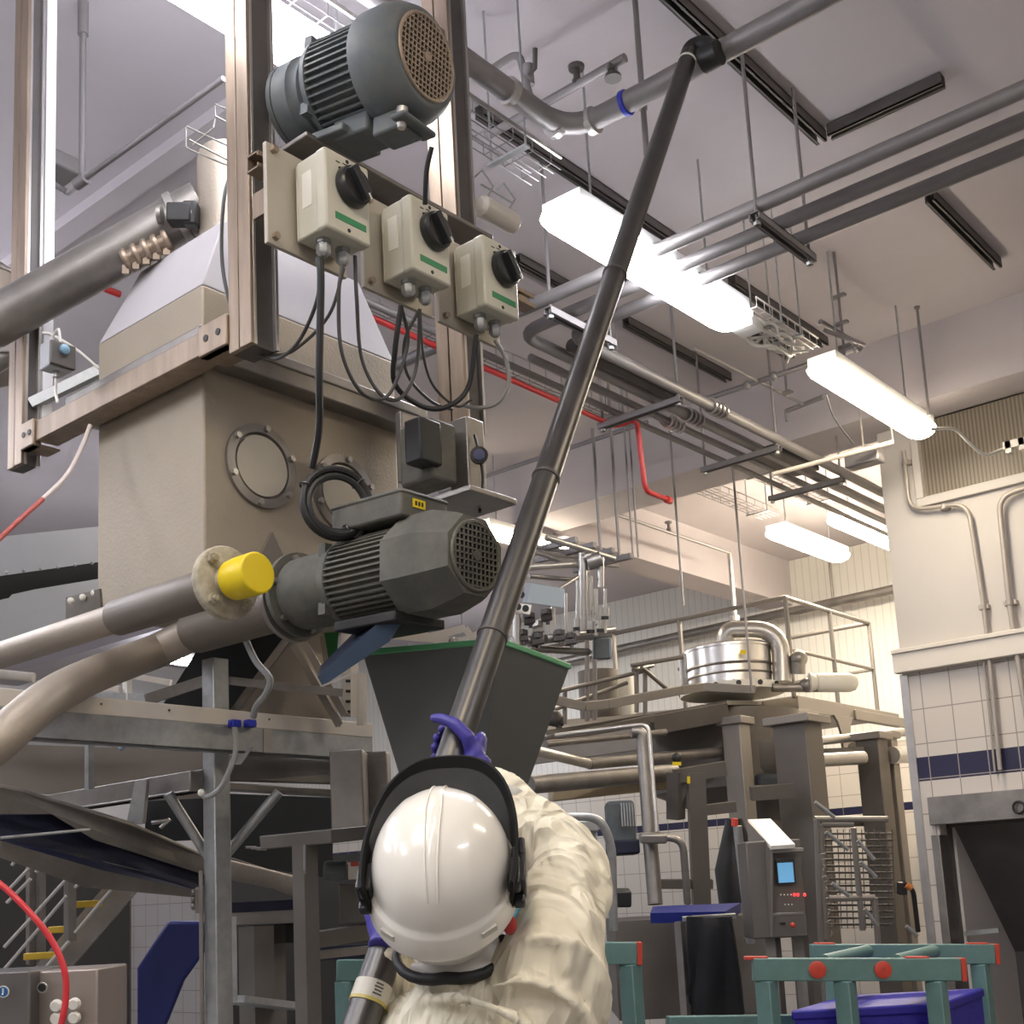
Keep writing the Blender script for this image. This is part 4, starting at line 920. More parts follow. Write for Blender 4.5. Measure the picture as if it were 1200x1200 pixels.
# ---- grey covered conveyor up at the left edge
t = Thing('covered_conveyor', 'pale grey sheet metal conveyor cover with a black band underneath at the left edge', 'conveyor')
PGR = mat('pale_grey_sheet', (.46, .47, .49), .4, .4, .06, 3)
b = t.part('cover', PGR); quad(b, [(-60, 640, 4.4), (0, 629, 4.4), (28, 626, 4.45), (240, 604, 4.9), (240, 640, 4.9), (115, 663, 4.62), (0, 674, 4.4), (-60, 680, 4.3)], 0, .25)
c = t.part('black_band', BLACK); quad(c, [(-60, 681, 4.28), (0, 675, 4.38), (240, 641, 4.88), (240, 655, 4.88), (0, 696, 4.38), (-60, 706, 4.28)], 0, .2)
for k in range(6): r = t.part('rivet', STEEL); f_ = k/6; q = P(8+f_*120, 670.5-f_*13, 4.38+f_*.22); r.ball(q, .007, 8, 5)
t.done()
t = Thing('bolted_rack', 'short bolted steel rack on top of the upper product pipe', 'rack'); b = t.part('plate', STEEL_D); quad(b, [(77, 700, 3.25), (116, 690, 3.2), (118, 716, 3.2), (77, 728, 3.25)], 0, .01)
for x, y in ((83, 704), (97, 700), (110, 695)): r = t.part('bolt', LABELW); r.ball(P(x, y, 3.215), .009, 10, 6)
t.done()
# ---- white rails behind the lower pipe
t = Thing('white_guard_rail', 'white painted guard rail and frames seen between the product pipes and the deck beam', 'railing')
b = t.part('top_bar', STRIP); b.cyl(P(-20, 788, 4.6), P(40, 794, 4.6), .018); b = t.part('top_bar', STRIP); b.bar(P(120, 786, 4.6), P(200, 800, 4.6), .03, .02, UP); b.bar(P(92, 800, 4.6), P(140, 808, 4.6), .025, .02, UP)
for x in (105, 149): p_ = t.part('post', LABELW if x == 149 else GALV); p_.bar(P(x, 795, 4.6), P(x, 830, 4.6), .022, .03, X3)
c = t.part('lower_bar', GALV); c.bar(P(60, 812, 4.6), P(240, 822, 4.6), .03, .03, UP); t.done()
t = Thing('perforated_bracket', 'pale steel channel with punched slots standing left of the grey funnel', 'channel')
b = t.part('channel', STRIP); b.bar(P(410, 738, 3.5), P(410, 840, 3.5), .03, .04, X3); b.bar(P(424, 790, 3.5), P(424, 850, 3.5), .012, .03, X3)
for k in range(4): s = t.part('slot', BLACK); s.obox(P(408, 798+k*12, 3.478), RT*.007, UP*.004, _f*.002)
t.done()
# structures above the funnel rim behind
t = Thing('ventilation_frame', 'bright steel frame pieces rising behind the green funnel rim', 'frame')
b = t.part('frame_bar', STRIP)
for a, c in (((462, 745), (548, 752)), ((500, 748), (545, 736)), ((545, 736), (556, 752)), ((482, 730), (500, 746)), ((555, 745), (600, 738)), ((466, 766), (500, 762))): b.bar(P(*a, 3.9), P(*c, 3.9), .022, .022, UP)
k = t.part('bolt', STEEL_D); k.ball(P(531, 752, 3.88), .015); s_ = t.part('post', STRIP); q = P(505, 758, 3.95); s_.box((q.x-.02, q.y-.02, 0), (q.x+.02, q.y+.02, q.z)); t.done()
# ---- stand with small machine (behind the worker, left)
t = Thing('equipment_stand', 'dark steel stand with a control housing left of the worker helmet', 'stand')
ST = GUS; SD2 = mat('shade_toned_stand_steel', (.15, .14, .125), .5, .4, .15, 7)  # darker copy of the steel, shade put into its colour
b = t.part('top', SD2, bev=.003); b.bar(P(345, 984, 3.1), P(440, 974, 3.35), .25, .035)
for x, yt, d in ((357, 990, 3.1), (455, 985, 3.5)): l = t.part('leg', SD2); leg(l, x, yt, d, .045)
r = t.part('shelf_rail', SD2); r.bar(P(365, 1102, 3.15), P(440, 1090, 3.35), .05, .04)
g = t.part('shiny_edge', GALV); g.bar(P(357, 990, 3.06), P(357, 1200, 3.06), .004, .004, X3)
h = t.part('housing', SD2, bev=.004); box_px(h, 397, 1035, 440, 1082, 3.3, .15)
m = t.part('small_motor', MOTOR); m.lathe(P(380, 1020, 3.3), RT, [(.022, 0), (.026, .01), (.026, .06), (.02, .065)], 16)
l = t.part('red_white_label', LABELW); box_px(l, 408, 1010, 430, 1030, 3.2, .01); rr = l.sub('red_mark', REDP); box_px(rr, 411, 1010, 420, 1015, 3.19, .005)
k = t.part('rail_lower', STEEL_D); k.bar(P(365, 1120, 3.15), P(440, 1112, 3.35), .04, .02)
dk = t.part('blue_belt_strip', BLUE_D); box_px(dk, 366, 1108, 440, 1124, 3.5, .02)
t.done()
t = Thing('steel_duct_box', 'upright grey steel duct box between the deck beam and the funnel', 'duct')
b = t.solo(STEEL_D, bev=.004); box_px(b, 387, 878, 426, 976, 3.35, .12); box_px(b, 427, 880, 455, 976, 3.5, .10); t.done()
# ---- dark interior machine behind column
t = Thing('lower_machine', 'dark lower machine body with ribbed rollers and blue belt edges behind the main column', 'machine')
b = t.part('frame_plate', GUS); quad(b, [(262, 1002, 3.9), (348, 1030, 4.0), (348, 1052, 4.0), (262, 1020, 3.9)], 0, .02)
c = t.part('belt_strip', BLUE_D); box_px(c, 268, 1056, 346, 1068, 4.0, .05)
d = t.part('side_plate', STEEL_D); box_px(d, 272, 1068, 346, 1082, 4.0, .3)
RIB = rib_mat('dark_ribbed_roller', (.05, .045, .04), (.012, .012, .012), .05, .02, 'Y', .5); r = t.part('roller', RIB); box_px(r, 280, 1084, 346, 1106, 4.1, .3)
f = t.part('leg', SD2); leg(f, 300, 1085, 4.0, .08); leg(f, 322, 1105, 4.2, .05)
back = t.part('back_sheet', DARKS); quad(back, [(262, 930, 4.4), (390, 935, 4.6), (390, 1030, 4.6), (262, 1010, 4.4)], 0, .02); box_px(back, 170, 935, 240, 985, 4.2, .03); vb = t.part('back_shade_sheet', mat('very_dark_sheet', (.028, .025, .023), .6)); box_px(vb, 268, 1005, 445, 1330, 5.0, .03)  # large rear sheet added only to darken the shaded interior
w = t.part('perforated_plate', GALV); box_px(w, 267, 1075, 276, 1172, 3.6, .02)
n = t.part('shelf', GALV); n.bar(P(262, 1170, 3.7), P(345, 1180, 3.9), .2, .02)
for k in range(3): s_ = t.part('spacer_rod', STEEL_S); s_.cyl(P(288+k*6, 993+k, 3.85), P(300+k*6, 993+k, 3.85), .004, seg=6)
t.done()
for (a, c, d, dd, lab) in (((160, 1080), (236, 1205), 4.6, 0, 'dark blue plastic panel hung before the white tiles left of the main column'),):
    t = Thing('plastic_board', lab, 'board'); b = t.solo(mat('blue_panel_plastic', (.010, .018, .13), .4, 0, .1, 5), bev=.01)
    quad(b, [(196, 1080, 4.6), (242, 1081, 4.6), (242, 1112, 4.6), (215, 1150, 4.6), (195, 1200, 4.6), (160, 1240, 4.6), (160, 1135, 4.6)], 0, .03); t.done()
t = Thing('tiled_pillar', 'white tiled pillar section behind the blue panel', 'pillar')
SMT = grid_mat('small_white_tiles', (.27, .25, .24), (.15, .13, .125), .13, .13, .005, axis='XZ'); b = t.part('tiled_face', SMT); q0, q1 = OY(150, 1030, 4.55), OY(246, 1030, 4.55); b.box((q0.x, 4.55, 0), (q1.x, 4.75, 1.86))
c = t.part('corner_strip', STEEL_D); c.box((q0.x-.05, 4.5, 0), (q0.x, 4.75, 1.86)); t.done()
# ---- stairs with yellow treads
t = Thing('metal_stairs', 'metal stairs with four yellow edged treads and thin handrails at lower left', 'stairs')
TR = mat('yellow_tread_edge', (.50, .33, .02), .5)
for (x0, x1, y) in ((103, 137, 1031), (87, 115, 1059.5), (56, 80, 1089.5), (27, 64, 1120.5)):
    tr = t.part('tread', TR, bev=.003); box_px(tr, x0, y-4, x1, y+4, 4.3, .05)
HR = mat('pale_handrail', (.50, .48, .46), .35, .5)
for a, c in (((142, 1029), (88, 1093)), ((81, 1103), (50, 1138)), ((82, 1026), (5, 1110)), ((78, 1050), (5, 1136)), ((45, 1006), (10, 1043)), ((55, 1009), (42, 1022)), ((36, 1030), (8, 1058)), ((107, 1021), (88, 1040)), ((24, 1000), (14, 1014))):
    h = t.part('handrail', HR); h.cyl(P(*a, 4.2), P(*c, 4.2), .006, seg=8)
p_ = t.part('post', STEEL_D); p_.bar(P(82, 1015, 4.25), P(82, 1102, 4.25), .03, .03, X3); s_ = t.part('stringer', STEEL_D); s_.bar(P(152, 1030, 4.45), P(40, 1160, 4.45), .03, .10, UP)
for x in (36, 48): p_ = t.part('post', STEEL_D); p_.bar(P(x, 1015, 4.6), P(x, 1130, 4.6), .025, .025, X3)
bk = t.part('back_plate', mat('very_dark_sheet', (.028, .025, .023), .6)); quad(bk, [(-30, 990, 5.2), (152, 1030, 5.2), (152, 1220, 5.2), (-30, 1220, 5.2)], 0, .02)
t.done()
# ---- control cabinets bottom left
CAB = mat('stainless_cabinet', (.36, .31, .28), .4, .6, .08, 10); CAB2 = mat('dark_stainless_cabinet', (.16, .15, .145), .4, .6, .08, 10)
t = Thing('control_cabinet', 'stainless control cabinet with four round push buttons at the bottom left', 'cabinet')
b = t.part('cabinet_body', CAB, bev=.004); box_px(b, 38, 1139, 114, 1330, 2.6, .2)
for x, y in ((67, 1178), (88, 1176), (67, 1193), (88, 1192)): k = t.part('push_button', LABELW); q = P(x, y, 2.6); k.lathe(q, -_f, [(.013, 0), (.013, .008), (.010, .012)], 16)
l = t.part('lock', BLACKP); q = P(50, 1157, 2.6); l.lathe(q, -_f, [(.010, 0), (.008, .004)], 14); l.use(STEEL_S).ring(q-_f*.003, _f, .010, .002, 18, 6); t.done()
t = Thing('control_cabinet', 'darker stainless cabinet with a round blue sticker at the bottom left corner', 'cabinet')
b = t.part('cabinet_body', CAB2, bev=.004); box_px(b, -60, 1142, 34, 1330, 2.55, .2)
s = t.part('round_sticker', LABELW); q = P(4, 1162, 2.55); s.lathe(q, -_f, [(.0125, 0), (.0125, .001)], 24); s.use(mat('sticker_blue', (.03, .13, .35), .4)).lathe(q-_f*.001, -_f, [(.010, 0), (.010, .001)], 24); s.use(LABELW).obox(q-_f*.0023+UP*.002, RT*.0015, UP*.005, _f*.0003); s.ball(q-_f*.002-RT*.001-UP*.005, .002, 8, 5)
t.done()
t = Thing('red_hose', 'bright red hose curving down over the bottom left control cabinets', 'hose')
b = t.solo(mat('glossy_red_hose', (.62, .035, .045), .35)); b.tube(spline([P(-40, 1015, 2.5), P(0, 1036, 2.5), P(40, 1075, 2.48), P(64, 1108, 2.47), P(76, 1140, 2.46), P(77, 1172, 2.45), P(72, 1200, 2.44), P(66, 1240, 2.44)]), .0065, 10); t.done()

# ================================================================== far platform
YP = 8.0; qz = OY(920, 700, YP); XP = qz.x; ZR = qz.z; ZD = OY(927, 818, YP).z; ZM = OY(924, 761, YP).z
YE = OX(1018, 730, XP).y
PS = mat('warm_steel', (.28, .255, .23), .45, .5, .1, 6); PSD = mat('warm_steel_dark', (.15, .135, .12), .5, .5, .1, 6); RAILS = mat('dark_rail_steel', (.20, .185, .17), .45, .5)
t = Thing('platform', 'raised steel service platform with deck edge, gusset brackets and thick legs', 'platform')
d = t.part('deck', PS, bev=.01)
d.box((-7.2, YP+.03, ZD-.03), (XP+.0, YE+.35, ZD))
f = t.part('fascia', PS, bev=.006); f.box((-5.4, YP, ZD-.10), (XP+.02, YP+.03, ZD+.015)); f.box((XP, YP, ZD-.10), (XP+.03, YE+.35, ZD+.015)); f.box((XP+.03, YP+.9, ZD-.10), (XP+.05, YE+.45, ZD-.02)); f.box((-6.4, YP-.12, ZD-.24), (-4.55, YP-.10, ZD-.07))
f.box((XP-.5, YP+.2, ZD-.22), (XP-.2, YP+.22, ZD-.1))
def gus(b, y0, y1, x):
    pts = [(y0, ZD-.09), (y1, ZD-.09), (y1-.05, ZD-.14), (y1-.08, ZD-.22), (y1-.085, ZD-.34), (y0+.11, ZD-.34), (y0+.10, ZD-.22), (y0+.06, ZD-.14)]
    b.prism([(x, yy, zz) for yy, zz in pts], (.02, 0, 0))
for yy, x in ((YP+.0, XP+.03), (OX(978, 838, XP+.03).y, XP+.03)): g = t.part('gusset_bracket', PS, bev=.004); gus(g, yy-.05, yy+.28, x)
for (x, y, w, z1, m) in ((862, 850, .13, ZD-.1, PS), (934, 850, .22, ZD-.12, PSD), (1021, 868, .16, ZD-.12, PSD), (1040, 866, .10, ZD-.12, PS)):
    dd = {862: 7.9, 934: 7.6, 1021: 8.4, 1040: 8.6}[x]; l = t.part('leg', m, bev=.006); q = P(x, y, dd); l.box((q.x-w/2, q.y-w/2, 0), (q.x+w/2, q.y+w/2, q.z+.02))
    cp = t.part('cap_plate', PS, bev=.006); cp.box((q.x-w*.7, q.y-w*.7, q.z), (q.x+w*.7, q.y+w*.7, q.z+.05))
cb = t.part('cross_beam', PSD); cb.bar(P(860, 968, 8.0), P(1040, 962, 8.5), .05, .06); cb.bar(P(690, 895, 8.6), P(1012, 880, 8.3), .06, .05)
t.done()
t = Thing('platform_railing', 'thin steel handrail around the corner of the raised platform', 'railing')
b = t.part('top_rail', RAILS); b.tube(fillet([(-6.6, YP, ZR), (XP, YP, ZR), (XP, YE, ZR), (-4.9, YE, ZR)], .02), .018, 8)
m = t.part('mid_rail', RAILS); m.tube([(-5.0, YP, ZM), (XP, YP, ZM), (XP, YE, ZM), (-4.9, YE, ZM)], .014, 8)
for x, y in ((XP, YP), (OY(797, 740, YP).x, YP), (OY(720, 760, YP).x, YP), (OY(842, 790, YP).x, YP), (XP, (YP+YE)/2), (XP, YE)):
    p_ = t.part('post', RAILS); top = ZR if abs(x-OY(842, 790, YP).x) > .01 else ZM; p_.cyl((x, y, ZD), (x, y, top), .018, seg=8)
t.done()
t = Thing('lower_walkway', 'lower walkway with rounded toe band left of the round tank', 'walkway')
YW = 7.6
b = t.part('toe_band', PS, bev=.004)
pl = [(640, 818, 7.2), (685, 828, 7.3), (712, 825, 7.4), (797, 809, 7.7), (825, 805, 7.8), (885, 808, 7.8)]
for a, c in zip(pl, pl[1:]): b.bar(P(*a), P(*c), .03, .055, UP)
c = t.part('fascia', PSD, bev=.004)
for a, e, h in (((640, 868, 7.3), (765, 842, 7.7), .05), ((765, 850, 7.7), (852, 834, 7.9), .12)): c.bar(P(*a), P(*e), .04, h, UP)
g = t.part('grating_floor', PSD); g.prism([P(640, 862, 7.3), P(765, 842, 7.7), P(852, 826, 7.9), P(900, 826, 9.2), P(640, 850, 9.2)], Z3*.03)
t.done()
t = Thing('walkway_railing', 'thin railing left of the round tank with one diagonal brace', 'railing')
b = t.part('rail', RAILS)
for a, e in (((640, 835), (735, 800)), ((655, 810), (760, 785)), ((740, 780), (800, 770)), ((742, 785), (765, 780)), ((752, 782), (782, 808))): b.cyl(P(*a, 7.9), P(*e, 8.1), .014, seg=8)
for x, y0, y1 in ((662, 808, 850), (746, 780, 835), (756, 782, 838), (688, 745, 850), (697, 745, 850)): p_ = t.part('post', PS); p_.cyl(P(x, y0, 8.0), P(x, y1, 8.0), .015, seg=8)
t.done()
# round tank
t = Thing('round_tank', 'round shiny steel tank with a looped pipe on the raised platform', 'tank')
TX = P(857, 800, 8.6); r = .30
b = t.part('tank_shell', STEEL_S, sharp=50); zt0, zt1 = P(857, 805, 8.6).z, P(857, 763, 8.6).z
b.lathe((TX.x, TX.y, zt0), Z3, [(r, 0), (r, zt1-zt0), (r*1.03, zt1-zt0), (r*1.03, zt1-zt0+.015), (r*.96, zt1-zt0+.03), (0, zt1-zt0+.06)], 40)
bn = t.part('band', STEEL_D); bn.ring((TX.x, TX.y, (zt0+zt1)/2), Z3, r*1.01, .01, 36, 6); bn.ring((TX.x, TX.y, zt0+.06), Z3, r*1.01, .008, 36, 6)
fl = t.part('base_ring', LABELW); fl.lathe((TX.x, TX.y, zt0-.06), Z3, [(r*1.2, 0), (r*1.2, .05), (r*1.05, .06)], 30)
for k in range(7): a = -2.6+k*.42; h = fl.sub('hole', BLACK); q = V((TX.x+r*1.195*math.cos(a), TX.y+r*1.195*math.sin(a), zt0-.03)); h.lathe(q, V((math.cos(a), math.sin(a), 0)), [(.018, 0), (.018, .008)], 12)
lp = t.part('looped_pipe', STEEL, sharp=60); lp.tube(fillet([P(850, 762, 8.55), P(850, 738, 8.55), P(914, 738, 8.5), P(917, 800, 8.4)], .22, 8), .062, 18)
dk_ = t.part('dark_jacket', STEEL_D, sharp=50); q = P(815, 790, 8.7); dk_.lathe((q.x, q.y, zt0), Z3, [(.11, 0), (.11, .26), (0, .27)], 18)
yl = t.part('yellow_sticker', YELLOW); q = P(871, 761+3, 8.28); yl.obox(q, RT*.02, UP*.014, _f*.003)
t.done()
t = Thing('pump_motor', 'white cased pump motor with dark fittings at the corner of the platform', 'motor')
b = t.part('casing', LABELW, sharp=50); b.lathe(P(957, 800, 8.3), RT, [(.06, 0), (.065, .02), (.065, .22), (.05, .26), (.02, .275)], 22); b.lathe(P(957, 800, 8.3), -RT, [(.05, 0), (.07, .05), (.02, .06)], 16)
c = t.part('fittings', STEEL_D); c.cyl(P(935, 770, 8.4), P(935, 790, 8.4), .05); c.ball(P(936, 772, 8.4), .06, 12, 8); c.ball(P(945, 803, 8.3), .05, 12, 8); c.cyl(P(905, 806, 8.3), P(960, 806, 8.3), .03); t.done()
t = Thing('valve_manifold', 'tall cluster of steel valves and vertical pipes rising above the funnel', 'manifold')
DM = 6.2
for x, y0, y1, r in ((704, 653, 688, .016), (698, 690, 745, .011), (683, 648, 740, .022), (692, 675, 740, .010), (709, 690, 742, .009), (677, 680, 745, .011), (648, 700, 740, .012), (606, 720, 760, .022), (663, 695, 745, .008)): b = t.part('vertical_pipe', STEEL_S, sharp=60); b.cyl(P(x, y0, DM), P(x, y1, DM), r, seg=10)
c = t.part('pipe_elbow', STEEL_D, sharp=60); c.tube(fillet([P(683, 655, DM), P(690, 652, DM), P(703, 654, DM+.3)], .05), .03, 10); c.cyl(P(688, 660, DM), P(704, 655, DM), .04)
for k, (a, e) in enumerate((((615, 665), (700, 660)), ((620, 675), (678, 680)), ((640, 630), (720, 655)), ((612, 642), (690, 668)), ((655, 690), (690, 668)), ((612, 690), (660, 694)), ((600, 752), (715, 742)), ((620, 760), (690, 764)), ((640, 748), (720, 738)))):
    r = t.part('horizontal_pipe', STEEL_D if k % 2 else STEEL, sharp=60); r.cyl(P(*a, DM), P(*e, DM+.2), (.018, .012, .016, .012, .010, .014, .025, .018, .02)[k], seg=10)
pn = t.part('grey_panel', mat('blue_grey_panel', (.30, .34, .36), .4)); quad(pn, [(622, 683, 6.0), (662, 690, 6.1), (660, 712, 6.1), (618, 706, 6.0)], 0, .05)
so = t.part('socket_block', LABELW); quad(so, [(601, 706, 5.9), (623, 709, 5.95), (621, 720, 5.95), (601, 717, 5.9)], 0, .03)
for x, y in ((607, 711), (616, 713), (611, 697)): h = t.part('round_port', BLACK); h.lathe(P(x, y, 5.88), -_f, [(.016, -.02), (.016, .012)], 14); 
for x, y in ((620, 728), (640, 724), (630, 738), (612, 748), (655, 748), (668, 752), (630, 752)): v = t.part('valve_body', DARKP if (x+y) % 3 else STEEL); v.ball(P(x, y, DM+.05), .024, 10, 7); v.cyl(P(x-6, y+1, DM), P(x+7, y-1, DM), .02, seg=8); v.box(P(x, y-7, DM)-V((.02, .02, .012)), P(x, y-7, DM)+V((.02, .02, .012))); v.cyl(P(x+2, y-8, DM), P(x+2, y+8, DM), .010, seg=6)
for x, y in ((676, 735), (692, 738), (703, 737), (709, 722)): v = t.part('valve_cap', BLACK); v.cyl(P(x, y, DM), P(x, y+4, DM), .02, seg=10); v.use(STEEL_S).cyl(P(x, y-10, DM), P(x, y-1, DM), .022, seg=12)
bxm = t.part('motor_box', MOTOR, bev=.01); bxm.obox(P(705, 760, 6.4), RT*.045, UP*.055, _f*.05); bxm.use(PGR).obox(P(715, 760, 6.38), RT*.008, UP*.05, _f*.04)
t.done()
# pipe rack suspended above manifold
t = Thing('hanging_pipe_rack', 'suspended dark pipe rack with three drop rods above the valve manifold', 'pipe rack')
b = t.part('rack_pipe', GREYP)
for k in range(3): b.cyl(P(620+k*10, 640+k*7, 6.4), P(720+k*2, 655+k*4, 7.2), .014, seg=8)
for k in range(4): x = P(640+k*22, 642+k*6, 6.5+k*.15); c = t.part('cross_bar', GREYP); c.bar(x-X3*.2, x+X3*.2, .03, .03)
for x, y in ((704, 648), (726, 653), (742, 654), (748, 653)): h = t.part('drop_rod', GREYP); q = P(x, y, 6.9); h.cyl(q, (q.x, q.y, CEIL if x != 704 else 4.22), .009 if x < 740 else .006, seg=6)
t.done()
# second small tank
t = Thing('steel_vessel', 'dark fronted upright steel vessel behind the walkway railing', 'tank')
b = t.part('shell', PSD, sharp=50); b.lathe(P(704, 850, 8.6), Z3, [(.14, 0), (.14, .38), (0, .40)], 24); c = t.part('lit_side_column', LABELW, sharp=50); c.lathe(P(734, 840, 8.8), Z3, [(.07, 0), (.07, .30), (0, .31)], 16); t.done()  # the vessel's lit side is drawn as a separate near-white column
t = Thing('small_valve', 'small dark valve standing on the walkway beside the funnel edge', 'valve'); b = t.solo(DARKP); b.ball(P(650, 842, 7.4), .05, 12, 8); b.cyl(P(640, 845, 7.4), P(660, 845, 7.4), .03); b.cyl(P(655, 845, 7.4), P(655, 862, 7.4), .02); t.done()
# ---- stuff under the platform
t = Thing('transfer_pipes', 'bundle of horizontal steel pipes running under the walkway and platform', 'pipe')
for a, e, r, m in (((620, 878, 6.6), (690, 895, 7.2), .03, STEEL), ((690, 895, 7.2), (860, 880, 8.0), .035, STEEL_D), ((640, 872, 7.0), (780, 858, 7.5), .02, STEEL_D), ((620, 920, 6.6), (790, 905, 7.4), .05, STEEL_D), ((945, 892, 8.0), (1012, 888, 8.2), .045, STEEL), ((945, 870, 8.2), (1060, 858, 8.7), .03, STEEL), ((1000, 878, 8.5), (1066, 874, 8.9), .05, STEEL_S), ((1045, 885, 8.4), (1068, 884, 8.7), .06, STEEL_S)):
    b = t.part('pipe', m, sharp=60); b.cyl(P(*a), P(*e), r, seg=14)
t.done()
t = Thing('vertical_pipe_pair', 'pair of vertical steel pipes dropping from the walkway to a valve', 'pipe')
b = t.part('thick_pipe', STEEL_D, sharp=60); b.tube(fillet([P(740, 858, 6.8), P(752, 858, 6.8), P(762, 1000, 6.6)], .08), .034, 14); b.tube([P(762, 985, 6.6), P(768, 1060, 6.5)], .04, 12)
c = t.part('thin_pipe', STEEL, sharp=60); c.tube(fillet([P(650, 862, 6.7), P(760, 848, 6.7), P(770, 975, 6.5)], .06), .012, 10)
v = t.part('valve_body', STEEL_D, bev=.01); v.obox(P(765, 982, 6.5), RT*.07, UP*.025, _f*.05); v.tube(fillet([P(770, 980, 6.5), P(800, 984, 6.5), P(806, 1060, 6.5)], .06), .02, 10); t.done()
t = Thing('cone_hopper', 'dark cone hopper and drive hanging under the raised platform', 'hopper')
b = t.part('cone', PSD, sharp=50); q = P(895, 868, 8.4); b.lathe(q-Z3*.05, -Z3, [(.33, -.02), (.33, .16), (.10, .75), (.08, .8)], 30)
m = t.part('drive_motor', MOTOR, bev=.02); m.obox(P(905, 920, 8.0), RT*.10, UP*.07, _f*.08); s = t.part('black_sleeve', BLACK); s.lathe(P(860, 960, 7.5), -Z3, [(.05, 0), (.14, .30), (.13, .5)], 18); t.done()
t = Thing('mixing_vessel', 'dark round vessel body hanging directly under the platform deck', 'tank')
b = t.solo(PSD, sharp=50); q = P(850, 862, 8.6); b.lathe((q.x, q.y, 2.16), Z3, [(.30, 0), (.52, .10), (.52, .62)], 36); t.done()
t = Thing('forked_bracket', 'dark bracket frame with forked ends between the platform legs', 'frame')
b = t.part('frame_bar', PSD)
for a, e, w in (((815, 905), (822, 1060), .10), ((790, 910), (850, 900), .08), ((792, 905), (792, 960), .08), ((760, 1036), (835, 1036), .05), ((820, 950), (862, 945), .06), ((880, 930), (930, 926), .08), ((810, 905), (790, 950), .04)): b.bar(P(*a, 7.2), P(*e, 7.2), w, w, UP)
yl = t.part('yellow_tag', YELLOW); yl.obox(P(793, 895, 7.0), RT*.025, UP*.010, _f*.005); yl.obox(P(807, 914, 7.0), RT*.008, UP*.02, _f*.005); bo = t.part('black_knob', BLACK); bo.ball(P(793, 888, 7.05), .03, 10, 6); t.done()
t = Thing('beige_ducting', 'beige boxed ducting band under the walkway', 'duct'); b = t.solo(mat('warm_beige_sheet', (.44, .36, .24), .5, .2, .1, 8), bev=.01)
b.bar(P(645, 932, 7.0), P(780, 918, 7.4), .06, .07, UP); t.done()
t = Thing('dark_motor', 'dark motor block above a deep blue plastic tray under the walkway', 'motor'); b = t.part('motor_block', MOTOR, bev=.02); box_px(b, 712, 938, 745, 990, 6.8, .2)
f = t.part('finned_face', GALV); 
for k in range(5): box_px(f, 728+k*3.2, 941, 729.5+k*3.2, 968, 6.75, .02)
t.done()
t = Thing('blue_tray', 'deep blue plastic tray under the dark motor block', 'tray'); b = t.solo(BLUE_D, bev=.01); box_px(b, 714, 984, 750, 1001, 6.6, .3); t.done()
t = Thing('grey_machine_frame', 'pale steel box frame with a bent tube just right of the raised arm', 'frame')
b = t.part('box_frame', GALV, bev=.005); box_px(b, 650, 962, 702, 975, 4.6, .2); box_px(b, 690, 975, 702, 1040, 4.7, .05); box_px(b, 610, 1010, 625, 1100, 4.6, .05)
c = t.part('bent_tube', GALV, sharp=60); c.tube(fillet([P(655, 957, 4.5), P(703, 957, 4.5), P(717, 990, 4.5), P(719, 1090, 4.5)], .12), .016, 12)
d = t.part('panel', PSD); box_px(d, 600, 1040, 660, 1110, 4.9, .04); t.done()
# back lower conveyor with garment
t = Thing('sorting_table', 'stainless sorting table with a blue plastic edge behind the hanging black coat', 'table')
b = t.part('table_body', PSD, bev=.006); box_px(b, 722, 1075, 905, 1190, 6.3, .6)
e = t.part('blue_edge', mat('royal_blue_belt', (.012, .022, .19), .4)); quad(e, [(765, 1062, 6.2), (868, 1058, 6.2), (850, 1068, 6.0), (762, 1070, 6.0)], 0, .05)
l = t.part('leg', STEEL_D); leg(l, 796, 1080, 5.7, .035); leg(l, 812, 1160, 5.7, .03); d = t.part('small_bracket', BLACK, bev=.01); d.obox(P(727, 1052, 6.0), RT*.05, UP*.04, _f*.05); s = t.part('top_rail', GALV); s.bar(P(800, 1077, 5.7), P(862, 1073, 5.7), .03, .02, UP); t.done()
t = Thing('black_coat', 'black coat hanging folded over the rail of the sorting table', 'coat')
b = t.solo(mat('black_cloth', (.012, .012, .014), .95, bump=.4, bscale=9), sharp=70); rings = []
for k in range(9):
    y = 1074+k*14.5; ring = []; tp = min(1, .45+k*.4)
    for j in range(28):
        a = 2*math.pi*j/28; x = 831+k*1.2+(26+k*.8)*math.cos(a); fold = .020*math.sin(5*a+k*.25)
        ring.append(P(x+2.2*math.sin(5*a+k*.5)+(-3 if k > 5 and math.cos(a) < 0 else 0), y+(4*math.sin(3*a) if k == 8 else 0), 5.65)+_f*((.05*math.sin(a)+fold)*tp))
    rings.append(ring)
b.loft(rings); t.done()
# control terminal
t = Thing('control_terminal', 'stainless operator terminal with sloped white roof, blue screen and red lights', 'control panel')
b = t.part('terminal_body', PSD, bev=.006); box_px(b, 878, 985, 943, 1098, 5.4, .22)
r = t.part('sloped_roof', LABELW, bev=.003); quad(r, [(876, 960, 5.75), (903, 959, 5.75), (932, 989, 5.35), (903, 991, 5.35)], 0, .02)
sg = t.part('side_panel', PS); quad(sg, [(876, 962, 5.7), (903, 992, 5.36), (903, 1098, 5.36), (880, 1098, 5.6)], 0, .01)
f = t.part('front_frame', STEEL_D, bev=.003); box_px(f, 905, 994, 942, 999, 5.38, .02); box_px(f, 905, 1069, 942, 1073, 5.38, .03)
s = t.part('screen', mat('blue_lcd_screen', (.08, .22, .36), .25, emit=((.16, .42, .70), .75))); box_px(s, 912, 1011, 930, 1034, 5.385, .012)
bz = t.part('screen_bezel', BLACKP); box_px(bz, 910, 1007, 932, 1036, 5.392, .01)
